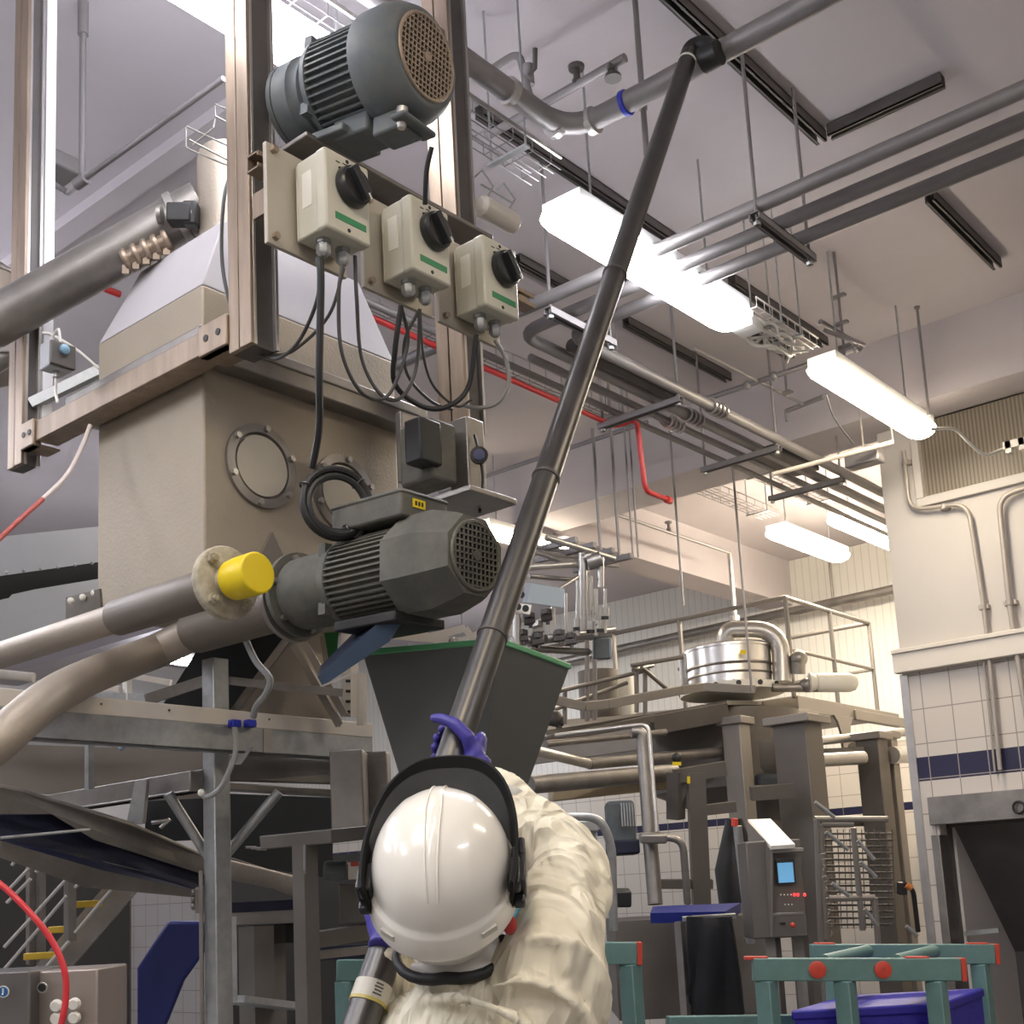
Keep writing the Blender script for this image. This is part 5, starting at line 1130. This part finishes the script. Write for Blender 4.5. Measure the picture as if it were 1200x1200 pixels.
rl = t.part('red_indicator', mat('red_indicator_lamp', (.5, .02, .02), .3, emit=((1, .04, .04), 2.5)))
for x in (931, 935, 943): rl.ball(P(x, 1048.5, 5.37), .007, 8, 6)
bt = t.part('button_row', LABELW)
for x in (915, 919, 923, 927): bt.ball(P(x, 1048.5, 5.37), .0035, 8, 5)
for x in (920, 924, 928): bt.ball(P(x, 1060, 5.37), .003, 8, 5)
jk = t.part('red_knob', REDP); jk.ball(P(929, 1084, 5.35), .012, 10, 6); jk.use(BLACKP).box(P(917, 1082, 5.37)-V((.01, .01, .003)), P(917, 1082, 5.37)+V((.01, .01, .003)))
cl = t.part('beacon', REDP); cl.cyl(P(861, 959, 5.8), P(861, 968, 5.8), .016, seg=12); pp = t.part('support_pole', GALV); pp.cyl(P(864, 968, 5.8), P(880, 1105, 5.8), .022, seg=10); ll = t.part('leg', STEEL_D); leg(ll, 905, 1095, 5.45, .05); leg(ll, 938, 1095, 5.45, .05)
t.done()
# mesh guard gate
t = Thing('mesh_guard', 'brown mesh guard gate with tubular frame right of the operator terminal', 'gate')
RBM = rib_mat('close_slatted_mesh', (.13, .11, .095), (.05, .04, .035), 60.0, .0, 'X'); 
b = t.part('mesh_panel', PSD)
for k in range(15):
    y = 977+k*7.6; b.bar(P(965, y, 6.2), P(1046, y, 6.5), .012, .010, UP)
for k in range(12): x = 967+k*7.1; b.bar(P(x, 972, 6.35), P(x+5, 1088, 6.35), .004, .004, X3)
f = t.part('tube_frame', PS)
for a, e in (((955, 960), (1040, 960)), ((962, 966), (1000, 966)), ((962, 966), (968, 1100)), ((1000, 970), (1011, 1090)), ((972, 1053), (1025, 1052)), ((1025, 1052), (1029, 1105)), ((957, 960), (962, 1105))): f.cyl(P(*a, 6.1), P(*e, 6.1), .016, seg=8)
for a, e in (((955, 940), (978, 958)), ((968, 975), (994, 996)), ((1005, 985), (1024, 1007)), ((1008, 1010), (1027, 1028)), ((975, 1035), (995, 1050)), ((1013, 1065), (1028, 1085)), ((1062, 1085), (1075, 1097))): h = t.part('diagonal_bar', GALV); h.cyl(P(*a, 6.0), P(*e, 6.0), .010, seg=8)
gp = t.part('gate_post', PS); q = P(962, 1105, 6.1); gp.cyl(q, (q.x, q.y, 0), .02, seg=8)
cn = t.part('chain', STEEL_D)
for k in range(8): cn.ring(P(964+k*1.5, 1004+k*13, 6.0), RT if k % 2 else _f, .014, .004, 12, 5)
t.done()
t = Thing('loop_handle', 'bent black and orange loop handle beside the mesh guard', 'handle'); b = t.part('loop', BLACK); b.tube(fillet([P(1058, 1034, 6.2), P(1070, 1042, 6.2), P(1076, 1092, 6.2)], .05), .012, 8); c = t.part('orange_joint', mat('orange_joint', (.6, .2, .05), .4)); c.cyl(P(1062, 1037, 6.18), P(1068, 1041, 6.18), .016); d = t.part('black_clamp', BLACKP); d.obox(P(1057, 1041, 6.2), RT*.02, UP*.03, _f*.02); t.done()

# ================================================================== teal racks and crate
def teal_rack(name_label, pts, d0, d1, plugs, yext, legs, rungs=()):
    t = Thing('teal_rack', name_label, 'rack', 'teal tubular racks with red end caps')
    a, c = P(*pts[0], d0), P(*pts[1], d1); u = (c-a).normalized(); h = .078; w = .05
    b = t.part('top_beam', TEAL, bev=.004); b.bar(a, c, w, h)
    e = t.part('end_cap', REDP, bev=.002); e.bar(c, c+u*.018, w*1.02, h*1.02)
    f = t.part('top_plug', REDP, bev=.002)
    for k in plugs[0]: q = a+(c-a)*k+Z3*(h/2); f.obox(q, u*.04, u.cross(Z3)*.02, Z3*.006)
    nf = u.cross(Z3); nf = -nf if nf.dot(_f) > 0 else nf
    for k in plugs[1]: g = t.part('round_plug', REDP); q = a+(c-a)*k+nf*(w/2); g.lathe(q, nf, [(.030, 0), (.030, .006), (.024, .009), (.006, .009), (.006, .007)], 24)
    for k in legs: l = t.part('leg', TEAL, bev=.004); q = a+(c-a)*k; l.box((q.x-.03, q.y-.03, 0), (q.x+.03, q.y+.03, q.z-h/2))
    for k in rungs: r = t.part('rung', TEAL, sharp=60); q = a+(c-a)*k-nf*.0; r.cyl(q, q-nf*.72+u*.1, .028, seg=16)
    lb = t.part('low_rail', TEAL, bev=.004); lb.bar(V((a.x, a.y, .35)), V((c.x, c.y, .35)), .04, .05)
    return t.done()
teal_rack('front teal rack with two round red plugs standing before the blue crate', ((882, 1136), (1124, 1136)), 4.35, 4.35, ((.02, .80), (.305, .62)), 0, (.06, .44, .88), ())
teal_rack('rear teal rack with two round rungs behind the blue crate', ((950, 1118), (1164, 1118)), 4.95, 4.95, ((.08, .92), ()), 0, (.12, .92), ())
t = Thing('teal_rung', 'pair of teal tubes laid between the front and rear racks', 'tube')
for x0, x1 in ((1012, 965), (1090, 1050)): r = t.part('tube', TEAL, sharp=60); r.cyl(P(x0+4, 1115, 4.9), P(x1, 1127, 4.4), .026, seg=16)
t.done()
teal_rack('teal rack partly hidden behind the right side of the worker', ((640, 1117), (746, 1117)), 4.4, 4.4, ((), ()), 0, (.92,), ())
teal_rack('teal rack seen below the helmet left of the worker', ((395, 1137), (492, 1137)), 4.6, 4.6, ((), ()), 0, (.1,), ())
t = Thing('blue_crate', 'bright blue plastic crate with a closed lid standing inside the teal racks', 'crate')
b = t.part('crate_body', BLUE_C, bev=.006); a, c, e, g = P(930, 1190, 4.45), P(1105, 1190, 4.5), P(1148, 1160, 4.95), P(990, 1160, 4.95)
zc = OZ(1000, 1185, 1.10).z; A0 = P(930, 1184, 4.4); A1 = P(1103, 1184, 4.4); zt3 = A0.z; ux = (V((A1.x, A1.y, 0))-V((A0.x, A0.y, 0))); A2 = OZ(1150, 1158, zt3); un = V((A2.x-A1.x, A2.y-A1.y, 0)); dep = un.length; un.normalize(); base = [V((A0.x, A0.y, 0)), V((A0.x, A0.y, 0))+ux, V((A0.x, A0.y, 0))+ux+un*dep, V((A0.x, A0.y, 0))+un*dep]
b.loft([[p+Z3*.45 for p in base], [p+Z3*(zt3-.03) for p in base]])
l = t.part('lid', BLUE_C, bev=.008); cen2 = sum(base, V((0, 0, 0)))/4; l.loft([[p+(p-cen2).normalized()*.015+Z3*(zt3-.035) for p in base], [p+(p-cen2).normalized()*.015+Z3*zt3 for p in base]])
for k in range(5): r = t.part('rib', BLUE_C); q = base[0]+ux*(.1+k*.2); r.obox(q-un*.008+Z3*(zt3-.2), ux.normalized()*.012, un*.01, Z3*.14)
st = t.part('stand', DARKP); st.loft([[p for p in base], [p+Z3*.45 for p in base]])
t.done()
t = Thing('teal_rail', 'teal rail end with blue surface at the bottom beside the black coat', 'rail'); b = t.part('rail', TEAL, bev=.004); b.bar(P(782, 1199, 4.5), P(930, 1197, 4.6), .04, .05); t.done()

# ================================================================== long pole
PB, PT = P(428, 1185, 2.05), OZ(808, 64, 4.19)
PB = PB - (PT-PB).normalized()*.75
PD = (PT-PB).normalized()
def pole_at(y):
    """point of the pole's axis that shows at image row y"""
    lo, hi = 0.0, 1.0
    for _ in range(40):
        m = (lo+hi)/2; q = PB+(PT-PB)*m-CAM; yy = CY-F_PX*q.dot(UP)/q.dot(_f)
        if yy > y: lo = m
        else: hi = m
    return PB+(PT-PB)*lo
t = Thing('long_pole', 'long shiny dark metal pole reaching from the worker up to the ceiling pipe', 'pole')
POLEM = mat('dark_shiny_tube', (.12, .115, .11), .36, .85, .15, 14, stretch=(1, 1, .1))
b = t.part('pole_tube', POLEM, sharp=60); n = 14; b.tube([PB+(PT-PB)*(k/n) for k in range(n+1)], [.031 - .003*(k/n) for k in range(n+1)], 24)
for y in (322, 560, 745): q = pole_at(y); c = t.part('joint_ring', DARKP); c.lathe(q-PD*.006, PD, [(.0295, 0), (.0325, .002), (.0325, .010), (.0295, .012)], 24)
q0, q1 = pole_at(1178), pole_at(1154); l = t.part('white_label', mat('pole_label', (.60, .57, .48), .35)); l.tube([q0, q1], .0322, 24); l.label = 'silver white label with a yellow end'
l2 = l.sub('yellow_strip', mat('label_yellow', (.55, .45, .12), .4)); l2.tube([q0, q0+(q1-q0)*.16], .0326, 24)
l3 = l.sub('label_print', DARKP); nrm = (RT*.3-_f); nrm = (nrm-PD*nrm.dot(PD)).normalized(); tt = nrm.cross(PD)
for k in range(4): l3.obox(q0+(q1-q0)*(.35+.16*k)+nrm*.0322, PD*.0012, tt*(.008-.0015*(k % 2)), nrm*.0004)
wr_ = t.part('white_band', LABELW); qa = pole_at(74); wr_.lathe(qa, PD, [(.0295, 0), (.0295, .01)], 20)
h = t.part('hook_head', BLACK, bev=.003)
pe = OZ(835, 78, 4.2); h.tube(fillet([PT-PD*.04, PT+PD*.05, P(832, 52, (PT-CAM).dot(_f)-.02), P(833, 74, (PT-CAM).dot(_f)-.03)], .05, 6), .028, 16)
h.lathe(P(833, 66, (PT-CAM).dot(_f)-.03), X3, [(.04, -.03), (.04, .03)], 16); t.done()

# ================================================================== worker
def cloth_mat():
    m = bpy.data.materials.new('cream_coverall'); m.use_nodes = True; nt = m.node_tree; N, L = nt.nodes, nt.links; b = N['Principled BSDF']
    b.inputs['Base Color'].default_value = (.88, .81, .63, 1); b.inputs['Roughness'].default_value = .7
    tc = N.new('ShaderNodeTexCoord'); last = None
    for (sc, dist, st, dd) in (((5, 5, 2.2), 2.2, .55, .045), ((14, 11, 5), 1.5, .35, .016)):
        mp = N.new('ShaderNodeMapping'); mp.inputs['Scale'].default_value = sc; mp.inputs['Rotation'].default_value = (.5, .6, .3); L.new(tc.outputs['Object'], mp.inputs[0])
        n = N.new('ShaderNodeTexNoise'); n.inputs['Scale'].default_value = 1; n.inputs['Detail'].default_value = 1.5; n.inputs['Distortion'].default_value = dist; L.new(mp.outputs[0], n.inputs['Vector'])
        # ridged: sharp crests like creased cloth
        a = N.new('ShaderNodeMath'); a.operation = 'SUBTRACT'; a.inputs[1].default_value = .5; L.new(n.outputs['Fac'], a.inputs[0])
        c = N.new('ShaderNodeMath'); c.operation = 'ABSOLUTE'; L.new(a.outputs[0], c.inputs[0])
        bp = N.new('ShaderNodeBump'); bp.inputs['Strength'].default_value = st; bp.inputs['Distance'].default_value = dd*4; bp.invert = True
        L.new(c.outputs[0], bp.inputs['Height'])
        if last: L.new(last.outputs[0], bp.inputs['Normal'])
        last = bp
    L.new(last.outputs[0], b.inputs['Normal']); return m
Fh = V((_f.x, _f.y, 0)).normalized(); Rh = V((RT.x, RT.y, 0)).normalized()
t = Thing('person', 'worker from behind in cream coverall and white helmet, reaching up with the long pole', 'person')
SKIN = mat('tan_skin', (.30, .15, .10), .5, bump=.1)
SUIT = cloth_mat()
def fold_mods(vox, folds=(), sm=2):
    def f(o):
        m = o.modifiers.new('remesh', 'REMESH'); m.mode = 'VOXEL'; m.voxel_size = vox; m.use_smooth_shade = True
        s_ = o.modifiers.new('smooth', 'SMOOTH'); s_.iterations = sm; s_.factor = .6
        for i, (size, st) in enumerate(folds):
            tx = bpy.data.textures.new('fold_noise', 'CLOUDS'); tx.noise_scale = size; tx.noise_depth = 1
            d = o.modifiers.new('folds', 'DISPLACE'); d.texture = tx; d.strength = st; d.mid_level = .5; d.texture_coords = 'LOCAL'
        if folds: s2_ = o.modifiers.new('smooth2', 'SMOOTH'); s2_.iterations = 1; s2_.factor = .5
    return f
HC_ = P(518, 1017, 1.95); TILT = math.radians(44)
hu = (Z3*math.cos(TILT)-Fh*math.sin(TILT)); hf = (Fh*math.cos(TILT)+Z3*math.sin(TILT)); hr = Rh.copy()
Rroll = Matrix.Rotation(math.radians(-5), 3, hf) @ Matrix.Rotation(math.radians(4), 3, Fh); hu = Rroll @ hu; hr = Rroll @ hr; hf = Rroll @ hf
nb = P(556, 1140, 2.02); chest = nb+Rh*.045-Z3*.22-Fh*.0; hip = chest-Z3*.40
shR = P(650, 1128, 1.99); elR = P(662, 1008, 2.17); hr_c = pole_at(873); wrR = hr_c+RT*.055-PD*.085+_f*.0
shL = P(500, 1215, 2.05); elL = shL+Fh*.20-Z3*.08-Rh*.02; hl_c = pole_at(1045); wrL = hl_c-_f*.02-PD*.09
# body: neck, head and hands as one continuous skin
b = t.part('body', SKIN, sharp=180)
hc = HC_-hu*.02
b.ball(hc+hf*.01-hu*.03, (.074, .095, .10), 20, 14, (hr, hf, hu)); b.ball(hc+hf*.05-hu*.10, (.055, .06, .06), 16, 10, (hr, hf, hu))
b.ball(hc+hf*.115-hu*.075, (.013, .022, .024), 10, 8, (hr, hf, hu))
for s in (-1, 1): b.ball(hc+hr*s*.078-hu*.055, (.012, .018, .03), 10, 8, (hr, hf, hu)); b.ball(hc+hf*.102+hr*s*.03-hu*.04, (.012, .008, .006), 8, 6, (hr, hf, hu))
b.ball(hc+hf*.112-hu*.115, (.022, .01, .008), 8, 6, (hr, hf, hu))
b.tube([hc-hu*.08, hc-hu*.10+(nb-hc)*.35, nb, nb-Z3*.12], [.055, .056, .06, .07], 16)
b.tube([nb-Z3*.10, chest, hip], [.09, .11, .11], 16)
b.tube([nb-Z3*.09, shR, elR, wrR], [.05, .04, .032, .026], 12); b.tube([nb-Z3*.09, shL, elL, wrL], [.05, .04, .032, .026], 12)
for s in (-1, 1): b.tube([hip, hip+Rh*.10*s-Z3*.1, hip+Rh*.12*s-Z3*.45+Fh*.03, hip+Rh*.13*s-Z3*.82], [.10, .085, .055, .04], 12)
b.post = fold_mods(.008, (), 3)
# coverall
c = t.part('coverall', SUIT, sharp=180)
def elring(o, a, bb, w, d): return [o+a*(w*math.cos(2*math.pi*k/28))+bb*(d*math.sin(2*math.pi*k/28)) for k in range(28)]
side = (Rh*.96+Fh*.1-Z3*.0).normalized(); fw = Fh
rs = []
for dz_, w, d, sh in ((.60, .17, .13, 0), (.45, .185, .14, 0), (.30, .19, .145, .0), (.16, .185, .135, .0), (.09, .165, .12, .005), (.04, .125, .095, .0), (.005, .085, .078, -.01), (-.03, .072, .070, -.02)):
    rs.append(elring(nb-Z3*dz_+Rh*(.05*min(1, dz_*4)+sh), side, fw, w, d))
c.loft(rs)
c.ball(shR-Z3*.03-Rh*.03, (.085, .085, .085), 18, 12); c.ball(shL-Z3*.02, (.085, .08, .085), 18, 12)
def sleeve(pts, rs, amp, freq, ph, seg=40, n=46, twist=1.0):
    """loose cloth tube with slanting creases running round it"""
    path = spline(pts, 12); m = len(path)-1; a = (path[1]-path[0]).orthogonal().normalized(); prev = (path[1]-path[0]).normalized(); rings = []
    for i, p in enumerate(path):
        t_ = (path[min(i+1, m)]-path[max(i-1, 0)]).normalized(); a = prev.rotation_difference(t_) @ a; a = (a-t_*a.dot(t_)).normalized(); bb = t_.cross(a); prev = t_
        f = i/m*(len(rs)-1); k = min(int(f), len(rs)-2); r = rs[k]*(1-(f-k))+rs[k+1]*(f-k); ring = []
        for j in range(seg):
            an = 2*math.pi*j/seg; sft = twist*math.sin(an+ph)*1.3+.5*math.sin(2*an+ph*2)
            w = math.sin(freq*i/m+sft); w = (1-abs(w))**1.6 - .35
            w2 = math.sin(freq*.43*i/m+1.7*sft+2*ph)
            ring.append(p+(a*math.cos(an)+bb*math.sin(an))*(r+amp*w+amp*.8*w2))
        rings.append(ring)
    c.loft(rings)
sleeve([shR-Z3*.14-Rh*.06, shR-Z3*.05, shR+Z3*.01, (shR+elR)*.5+Rh*.004, elR+Rh*.003, elR+(wrR-elR)*.30, elR+(wrR-elR)*.6, wrR-(wrR-elR)*.08], [.10, .094, .086, .076, .069, .060, .050, .038], .010, 17, .6)
c.tube([shL, (shL+elL)*.5, elL], [.085, .07, .062], 18); c.tube([elL, wrL], [.058, .036], 16)
for s in (-1, 1): c.tube([nb-Z3*.50+Rh*.05, hip+Rh*(.10*s)-Z3*.12, hip+Rh*.12*s-Z3*.45+Fh*.03, hip+Rh*.13*s-Z3*.83], [.15, .125, .085, .075], 18)
def drape(pts, r, k=.55):
    """soft low ridge of cloth lying on the back"""
    ps = spline([P(*p) for p in pts], 8); n = len(ps)
    c.tube(ps, [max(.002, r*math.sin(math.pi*min(1, max(0, i/(n-1))))**.6) for i in range(n)], 10)
drape([(600, 1105, 1.925), (640, 1098, 1.905), (690, 1115, 1.91), (722, 1160, 1.93)], .010)
drape([(560, 1160, 1.915), (620, 1150, 1.885), (670, 1175, 1.88), (715, 1230, 1.90)], .011)
drape([(640, 1085, 1.93), (668, 1130, 1.895), (668, 1190, 1.885), (650, 1240, 1.88)], .009)
drape([(480, 1180, 1.96), (530, 1170, 1.905), (600, 1190, 1.875), (640, 1230, 1.87)], .010)
c.post = fold_mods(.0065, ((.10, .020), (.035, .007)), 6)
# collar of the hood lining
k = t.part('collar', mat('collar_white', (.70, .67, .62), .7), sharp=180); k.loft([elring(nb+Z3*.0-Rh*.01, side, fw, .088, .084), elring(nb+Z3*.035-Rh*.03+Fh*.0, (side+Z3*.25).normalized(), fw, .080, .08), elring(nb+Z3*.042-Rh*.03, (side+Z3*.25).normalized(), fw, .071, .07), elring(nb+Z3*.0-Rh*.01, side, fw, .07, .07)], False)
k.post = lambda o: (setattr(o.modifiers.new('sub', 'SUBSURF'), 'render_levels', 1))
hn = t.part('hair_net', mat('white_net', (.55, .54, .50), .8)); hn.ball(hc-hf*.035-hu*.045, (.090, .088, .075), 22, 12, (hr, hf, hu))
st = t.part('neck_strap', BLACK, sharp=60); st.tube([hc+hr*(.088*math.cos(a))+hf*(-.040+.075*math.sin(a))-hu*(.105+.02*abs(math.cos(a))) for a in [math.pi-.35+(math.pi+.7)*i/16 for i in range(17)]], [.006+.004*math.sin(math.pi*i/16) for i in range(17)], 10)
# helmet
HEL = mat('white_helmet_shell', (.87, .835, .75), .22, 0, .02, 5, coat=.5)
h = t.part('helmet', HEL, sharp=60)
A_, B_, C_ = .110, .138, .118
def hp_(th, el, k=1.0):
    rid = 1+.020*math.exp(-((math.sin(th)*math.cos(el))/.10)**2)*(1 if math.cos(el) > .05 else 1)+.008*math.exp(-((abs(math.sin(th)*math.cos(el))-.5)/.06)**2)
    return HC_+hr*(A_*k*math.sin(th)*math.cos(el)*rid)+hf*(B_*k*math.cos(th)*math.cos(el)*rid)+hu*(C_*math.sin(el)*rid)
SEG = 72; rings = []
def rimr(f, dz): return [HC_+hr*(A_*f*math.sin(2*math.pi*k/SEG))+hf*(B_*f*math.cos(2*math.pi*k/SEG))+hu*dz for k in range(SEG)]
rings += [rimr(.97, -.050), rimr(1.095, -.050), rimr(1.115, -.044), rimr(1.065, -.014), rimr(1.055, -.008), rimr(1.010, -.004), rimr(1.002, .002)]
for j in range(1, 15): el = math.pi/2*j/15; rings.append([hp_(2*math.pi*k/SEG, el) for k in range(SEG)])
rings.append([HC_+hu*C_*1.03+ (hp_(2*math.pi*k/SEG, math.pi/2-.02)-HC_-hu*C_)*.2 for k in range(SEG)])
h.loft(rings)
pk = h.sub('peak', HEL, sharp=60); pk.loft([[HC_+hr*(A_*1.05*math.sin(a)*s)+hf*(B_*(1.05 if s == 1 else 1.28)*math.cos(a))-hu*(.035+e_) for a in [-.9+1.8*i/14 for i in range(15)]] for s, e_ in ((1, 0), (.99, .012), (.99, .016), (1, .008))], True)
rg_ = h.sub('crown_ridge', HEL, sharp=60)
for off in (-.012, .012):
    pts = []
    for j in range(26):
        a = -1.15+2.2*j/25; pts.append(HC_+hr*off*(1-.3*abs(a))+hf*(B_*1.012*math.sin(a))+hu*(C_*1.016*math.cos(a)))
    rg_.tube(pts, .0016, 8)
vt = h.sub('rim_slot', mat('shadowed_slot', (.50, .48, .42), .5)); 
for a in (2.45, 3.85): q = HC_+hr*(A_*1.075*math.sin(a))+hf*(B_*1.075*math.cos(a))-hu*.026; n_ = (hr*math.sin(a)+hf*math.cos(a)).normalized(); tn = n_.cross(hu); vt.obox(q+n_*.001, tn*.014, hu*.005, n_*.003)
# visor carrier, raised face shield and side clips
vc = t.part('visor_carrier', mat('matt_black_visor', (.010, .010, .010), .75, spec=.2), sharp=60)
def arc(fx, fy, z, a0=-1.95, a1=1.95, n=34): return [HC_+hr*(fx*math.copysign(abs(math.sin(a))**.72, a))+hf*(fy*math.cos(a)+.005)+hu*z for a in [a0+(a1-a0)*i/n for i in range(n+1)]]
o1, o2, i2, i1 = arc(.116, .170, -.045), arc(.124, .232, .040), arc(.119, .226, .042), arc(.110, .164, -.043)
L_o = len(o1); vv = o1+o2+i2+i1; ff = []
for g in range(4):
    for i in range(L_o-1): a_, b_ = g*L_o+i, ((g+1) % 4)*L_o+i; ff.append((a_, a_+1, b_+1, b_))
ff += [(0, L_o, 2*L_o, 3*L_o), (L_o-1, 4*L_o-1, 3*L_o-1, 2*L_o-1)]; vc.add(vv, ff)
fs = t.part('face_shield', mat('clear_shield', (.80, .82, .84), .08, alpha=.07)); o1, o2 = arc(.107, .150, -.02, -1.5, 1.5), arc(.112, .190, .045, -1.5, 1.5); vv = o1+o2; fs.add(vv, [(i, i+1, i+1+L_o, i+L_o) for i in range(L_o-1)])
for s, nm in ((1, 'side_clip'), (-1, 'side_clip')):
    sc_ = t.part(nm, BLACKP, bev=.004); q = HC_+hr*s*(A_*1.10)-hf*.005-hu*.012; sc_.obox(q, hr*.012, hf*.040, hu*.020); sc_.obox(q+hu*.014-hf*.02-hr*s*.006, hr*.010, hf*.030, hu*.012); sc_.obox(q-hf*.035-hu*.016, hr*.009, hf*.022, hu*.008); sc_.obox(q+hf*.04+hr*s*.004, hr*.006, hf*.02, hu*.022)
em = t.part('ear_pad', mat('dark_brown_pad', (.04, .03, .028), .6), sharp=60); q = HC_-hr*(A_*1.10)-hu*.02; em.ball(q, (.018, .034, .028), 14, 10, (hr, hf, hu))
ms = t.part('mask_strap', mat('light_blue_mask', (.08, .42, .62), .6), sharp=60)
ms.tube([HC_+hr*(A_*.98)+hf*.02-hu*.055, HC_+hr*(A_*.99)-hf*.03-hu*.062, HC_+hr*(A_*.86)-hf*.055-hu*.07], .011, 10); rd = ms.sub('red_tab', RED); rd.ball(HC_+hr*(A_*.93)-hf*.062-hu*.068, (.012, .010, .022), 10, 8, (hr, hf, hu))
# gloves
GLV = mat('blue_nitrile_glove', (.055, .045, .30), .42, bump=.1, bscale=60)
def glove(hc_, wrist, e1, e2, e3, nm):
    g = t.part('glove', GLV, sharp=180)
    e2 = (e2-e1*e2.dot(e1)).normalized(); e3 = (e3-e1*e3.dot(e1)-e2*e3.dot(e2)).normalized()
    def q(a, b_, c_): return hc_+e1*a+e2*b_+e3*c_
    g.ball(q(-.004, .044, .0), (.043, .016, .032), 16, 10, (e1, e2, e3)); g.ball(q(-.022, .046, .012), (.026, .017, .024), 14, 8, (e1, e2, e3))
    for i, o_ in enumerate((.034, .012, -.010, -.031)):
        L = (.9, 1, .95, .8)[i]; r = (.0098, .0102, .0098, .0085)[i]
        g.tube([q(o_, .045, -.012), q(o_+.003, .036, -.036), q(o_+.004, .010, -.046), q(o_+.003, -.020*L, -.040), q(o_, -.040*L, -.018), q(o_-.002, -.041*L, -.004)], [r*1.1, r*1.08, r, r*.98, r*.92, r*.8], 12)
        g.ball(q(o_-.002, -.041*L, -.004), r*.85, 10, 6)
    g.tube([q(-.020, .040, .018), q(-.002, .026, .040), q(.016, -.004, .047), q(.026, -.034, .040), q(.030, -.050, .030)], [.015, .0145, .0125, .011, .009], 12); g.ball(q(.030, -.050, .030), .0095, 10, 6)
    g.tube([q(-.02, .048, .0), wrist, wrist+(wrist-hc_).normalized()*.02], [.029, .031, .035], 16)
    g.post = fold_mods(.0042, ((.02, .002),), 2)
    return g
glove(hr_c, wrR, PD, RT, -_f, 'right'); glove(hl_c, wrL, PD, -RT, -_f, 'left')
cf = t.part('cuff', mat('clear_sleeve_cover', (.70, .69, .66), .35, bump=.3, bscale=30), sharp=180); cf.tube([wrR-(wrR-elR)*.02, wrR-(wrR-elR)*.18, wrR-(wrR-elR)*.42], [.036, .042, .050], 18)
for s in (-1, 1):
    bt = t.part('boot', LABELW, sharp=180); q = hip+Rh*.13*s; bt.tube([V((q.x, q.y, .30)), V((q.x, q.y, .05))], [.06, .05], 14); bt.tube([V((q.x, q.y, .045))-Fh*.05, V((q.x, q.y, .045))+Fh*.17], [.045, .042], 12)
t.done()
